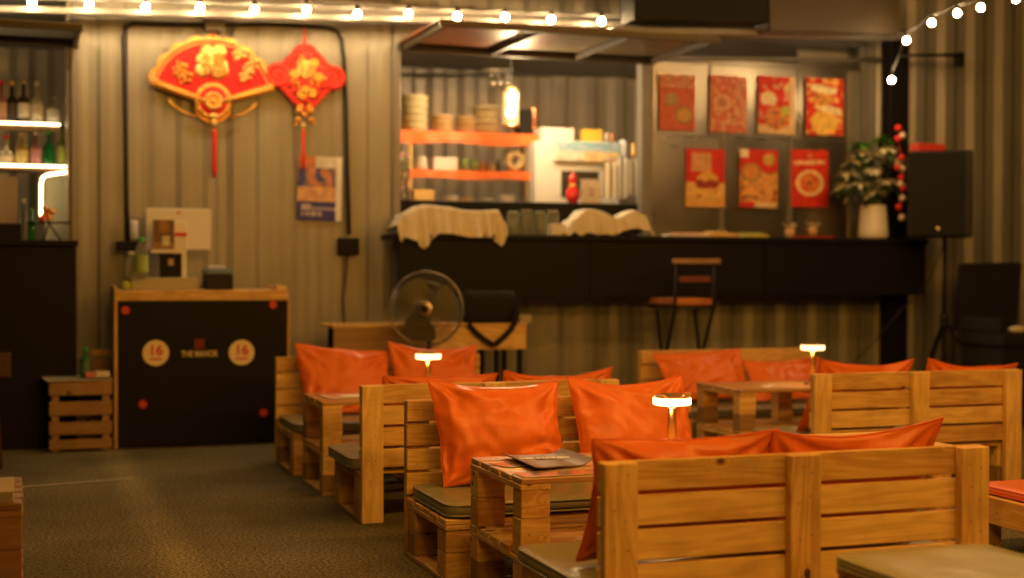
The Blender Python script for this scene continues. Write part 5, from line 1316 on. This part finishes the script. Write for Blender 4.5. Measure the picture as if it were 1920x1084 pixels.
MB().tube([(xs, ys, .12), (xs, ys, .72)], .019, 12).build('lower_pole', M_BLACK, t_); MB().tube([(xs, ys, .70), (xs, ys, b_.z-.001)], .014, 12).build('upper_pole', M_BLACK, t_)
MB().lathe([(.026, .66), (.028, .70), (.026, .74)], (xs, ys, 0), 12).build('collar', M_BLACKG, t_)
zl = at(1760, 612, y=ys).z
MB().lathe([(.03, zl-.02), (.03, zl+.03)], (xs, ys, 0), 12).build('hub', M_BLACKG, t_)
for an in (200, 320, 80):
    e = Vector((xs+.42*math.cos(R(an)), ys+.42*math.sin(R(an)), .012)); s0 = Vector((xs+.03*math.cos(R(an)), ys+.03*math.sin(R(an)), zl))
    L1 = MB().tube([s0, e], .012, 8).build('leg', M_BLACK, t_)
    MB().tube([s0.lerp(e, .6), (xs, ys, .16)], .008, 6).build('brace', M_BLACK, t_)
    MB().ball(e, .014, 1).build('foot', M_RUBBER, t_)
o = MB().tube([at(x, y, y=8.5) for x, y in ((1770, 455), (1745, 520), (1720, 555), (1690, 580), (1640, 640), (1600, 680))], .004, 6).build('speaker_cable', M_RUBBER); tag(o, 'thin black cable slanting from the loudspeaker down along the wall', 'cable')

# black cloth-covered chair at right
cy_ = 7.9
t_ = thing('black_armchair', (at(1870, 650, y=cy_).x, cy_, 0), 'black upholstered chair at the right edge beside the speaker stand', 'chair')
P4 = [at(x, y, y=cy_+.35) for x, y in ((1803, 494), (1915, 492), (1905, 620), (1790, 620))]
bm = MB(); bm.prism([(p.x, p.z) for p in P4], cy_+.33, cy_+.40); bmesh.ops.bevel(bm.bm, geom=bm.bm.edges[:], offset=.012, segments=2, affect='EDGES'); bm.build('backrest', M_MATTE, t_)
sz = P4[3].z; MB().box(P4[3].x, cy_-.15, sz-.09, P4[2].x+.25, cy_+.33, sz-.002, .02, seg=2).build('seat', M_MATTE, t_)
MB().box(P4[3].x+.02, cy_-.13, .02, P4[2].x+.22, cy_+.31, sz-.092, .01).build('base_skirt', M_MATTE, t_)
for sx_ in (P4[3].x-.0, P4[2].x+.2): MB().box(sx_, cy_-.12, sz-.0, sx_+.04, cy_+.32, sz+.10, .012, seg=2).build('armrest', M_MATTE, t_)
p = at(1908, 604, y=cy_); o = MB().ball((p.x, cy_, sz+.02), .045, 2, (1.6, .8, .55)).build('crumpled_cloth', M_CLOTH); tag(o, 'crumpled pale cloth lying on the black chair at the right edge', 'cloth')

# ================================================================== BAR STOOL
BY = 8.1
t_ = thing('bar_stool', (at(1290, 600, y=BY).x, BY, 0), 'black metal bar stool with wooden seat and back rail at the counter', 'stool')
def Q(x, y, d=0): return at(x, y, y=BY+d)
p, q = Q(1262, 485), Q(1350, 495); MB().box(p.x, BY-.012, q.z, q.x, BY+.014, p.z, .004).build('back_rail', DX, t_)
p, q = Q(1274, 518), Q(1332, 529); MB().box(p.x, BY-.006, q.z, q.x, BY+.008, p.z, .003).build('back_slat', mat('dark_red_wood', (.16, .05, .03), .4), t_)
for x0_, x1_, x2_ in ((1270, 1265, 1238), (1341, 1338, 1300)):
    zt_, zm_ = Q(x0_, 493), Q(x1_, 578); ft = Q(x2_, 650)
    dz = (zm_.z-.0)/(zm_.z-ft.z) if zm_.z != ft.z else 1
    foot = Vector((zm_.x+(ft.x-zm_.x)*dz*.45, BY+.02, .003))
    MB().tube([zt_, zm_, foot], .012, 8).build('leg', M_BLACK, t_)
for xa, xb in ((1232, 1246), (1302, 1318)):
    a, b_ = Q(xa, 580, .30), Q(xb, 650, .30); dz = a.z/(a.z-b_.z); MB().tube([a, Vector((a.x+(b_.x-a.x)*dz*.45, BY+.28, .003))], .012, 8).build('leg', M_BLACK, t_)
a, b_ = Q(1262, 556), Q(1338, 556); zst = Q(1280, 560).z
c_ = [(Q(1262, 560).x, BY), (Q(1340, 560).x, BY), (Q(1300, 560, .3).x+.02, BY+.32), (Q(1218, 560, .3).x, BY+.32)]
bm = MB(); A = bm.ring([(x, y, zst-.045) for x, y in c_]); B = bm.ring([(x, y, zst) for x, y in c_]); bm.bm.faces.new(A); bm.bm.faces.new(B[::-1])
for i in range(4): bm.bm.faces.new((A[i], A[(i+1) % 4], B[(i+1) % 4], B[i]))
bmesh.ops.bevel(bm.bm, geom=bm.bm.edges[:], offset=.014, segments=2, affect='EDGES'); bm.build('seat', wood('stool_wood', 'X', (.62, .26, .08), (.36, .12, .04), rough=.35), t_)
MB().tube([(x, y, zst-.055) for x, y in c_], .010, 6, closed=True).build('seat_ring', M_BLACK, t_)
MB().tube([(x*.8+t_.location.x*.2, y, .30) for x, y in c_], .008, 6, closed=True).build('foot_ring', M_BLACK, t_)

# ================================================================== WOODEN CONSOLE, FAN AND BAG
CYc = 8.25
a, b_ = at(626, 604, y=CYc), at(987, 612, y=CYc); zc1 = (a.z+b_.z)/2; zc0 = at(900, 656, y=CYc).z
t_ = thing('console_bench', ((a.x+b_.x)/2, CYc+.15, 0), 'long wooden console bench on black legs against the container wall', 'bench')
board(t_, 'front_board', a.x, (a.x+b_.x)/2-.002, CYc, CYc+.03, zc0, zc1-.02, DX); board(t_, 'front_board', (a.x+b_.x)/2, b_.x, CYc, CYc+.03, zc0, zc1-.02, WX)
board(t_, 'top_board', a.x-.005, b_.x+.005, CYc-.005, CYc+.38, zc1-.019, zc1, WX)
for x in (a.x+.04, a.x+.62, b_.x-.19, b_.x-.04):
    for y in (CYc+.04, CYc+.34): MB().box(x, y, .001, x+.03, y+.03, zc1-.020, .003).build('leg', M_BLACK, t_)
# pedestal fan
FYc = 7.95
fc = at(799, 579, y=FYc); fr = .214
t_ = thing('pedestal_fan', (fc.x, FYc+.12, 0), 'round pedestal fan with wire guard standing before the wooden console', 'fan')
Mf = Matrix.Rotation(R(-24), 4, 'Z') @ Matrix.Rotation(R(90), 4, 'X')      # local z -> towards camera, turned left
def fp(x, y, z): return fc+(Mf @ Vector((x, y, z)))
M_WIRE = mat('fan_wire', (.30, .28, .25), .3, metal=.9)
bm = MB(); bm.tube([fp(fr*math.cos(a_), fr*math.sin(a_), 0) for a_ in [2*math.pi*i/56 for i in range(56)]], .0065, 8, closed=True); bm.build('guard_rim', M_WIRE, t_)
for sgn, nm in ((1, 'front_guard'), (-1, 'rear_guard')):
    bm = MB()
    for i in range(64):
        an = 2*math.pi*i/64; pp = []
        for k in range(6):
            q = k/5; r_ = .05+(fr-.05)*q; zz_ = sgn*.055*math.sqrt(max(0, 1-q**3)); pp.append(fp(r_*math.cos(an+.25*(1-q)), r_*math.sin(an+.25*(1-q)), zz_))
        bm.tube(pp, .0013, 4, cap=False)
    for rr_ in (.10, .155): bm.tube([fp(rr_*math.cos(2*math.pi*i/40), rr_*math.sin(2*math.pi*i/40), sgn*.055*math.sqrt(1-((rr_-.05)/(fr-.05))**3)) for i in range(40)], .0015, 4, closed=True)
    o = bm.build(nm, M_WIRE, t_)
MB().lathe([(.048, .050), (.050, .056), (.040, .062), (.02, .064)], fc, 24, M=Mf).build('badge', M_STAIN, t_)
MB().lathe([(.022, .064), (.015, .068)], fc, 16, M=Mf).build('badge_centre', M_BLACKG, t_)
MB().lathe([(.035, -.03), (.038, .0), (.03, .03)], fc, 18, M=Mf).build('hub', M_BLACKG, t_)
M_BLADE = mat('smoky_blade', (.20, .19, .10), .3, trans=.55, ior=1.1)
for k in range(3):
    rows = []
    for i in range(7):
        q = i/6; r_ = .03+.155*q; wA = .55+.25*math.sin(math.pi*q)
        rows.append([fp(r_*math.cos(2.094*k+s_*wA+q*.3), r_*math.sin(2.094*k+s_*wA+q*.3), .018*s_) for s_ in (-1, -.5, 0, .5, 1)])
    bm = MB(); bm.grid(rows); bm.grid([[p+Vector((0, .003, 0)) for p in r] for r in rows]); bm.build('blade', M_BLADE, t_)
MB().lathe([(.055, -.20), (.065, -.16), (.062, -.07), (.04, -.06)], fc, 20, M=Mf).build('motor', M_BLACKG, t_)
mp_ = fp(0, 0, -.13); MB().tube([(mp_.x, mp_.y, mp_.z-.06), (mp_.x, mp_.y, .03)], .014, 10).build('pole', M_BLACKG, t_)
MB().lathe([(.17, .001), (.17, .02), (.05, .035), (.02, .06)], (mp_.x, mp_.y, 0), 28).build('base', M_BLACKG, t_)
# black bag
bc0, bc1 = at(868, 545, y=CYc+.12), at(965, 612, y=CYc+.12); bxc = (bc0.x+bc1.x)/2; hw = (bc1.x-bc0.x)/2
t_ = thing('black_bag', (bxc, CYc+.15, zc1), 'black bag with hanging straps lying on the wooden console', 'bag')
bm = MB(); bm.box(bc0.x, CYc+.03, zc1+.001, bc1.x, CYc+.26, bc0.z, .05, seg=4); [setattr(f, 'smooth', True) for f in bm.bm.faces]
for v in bm.bm.verts: v.co += Vector((.012, .01, .012))*noise.noise(v.co*9); v.co.z = max(v.co.z, zc1+.001)
bm.build('bag_body', M_MATTE, t_)
def strap(ptsx, y=CYc-.02, w2=.018):
    pp = [at(x, yy, y=y) for x, yy in ptsx]; rows = []
    for i, p in enumerate(pp):
        d_ = (pp[min(i+1, len(pp)-1)]-pp[max(i-1, 0)]).normalized(); n_ = Vector((-d_.z, 0, d_.x))
        rows.append([p-n_*w2, p+n_*w2])
    bm = MB(); bm.grid(rows); bm.grid([[q+Vector((0, .004, 0)) for q in r] for r in rows]); bm.build('strap', M_MATTE, t_)
strap([(878, 608), (890, 622), (908, 637), (926, 648)]); strap([(926, 648), (943, 634), (958, 618), (968, 600), (972, 570)])
boxthing('wall_socket', 975, 590, 997, 606, WY-.05, .045, M_WHITED, 'pale wall socket right of the black bag', 'socket')

# nothing may stay unlabelled
for o in SC.objects:
    if o.type == 'MESH' and o.parent is None and not o.get('label') and o.get('kind') != 'structure': print('UNLABELLED', o.name)
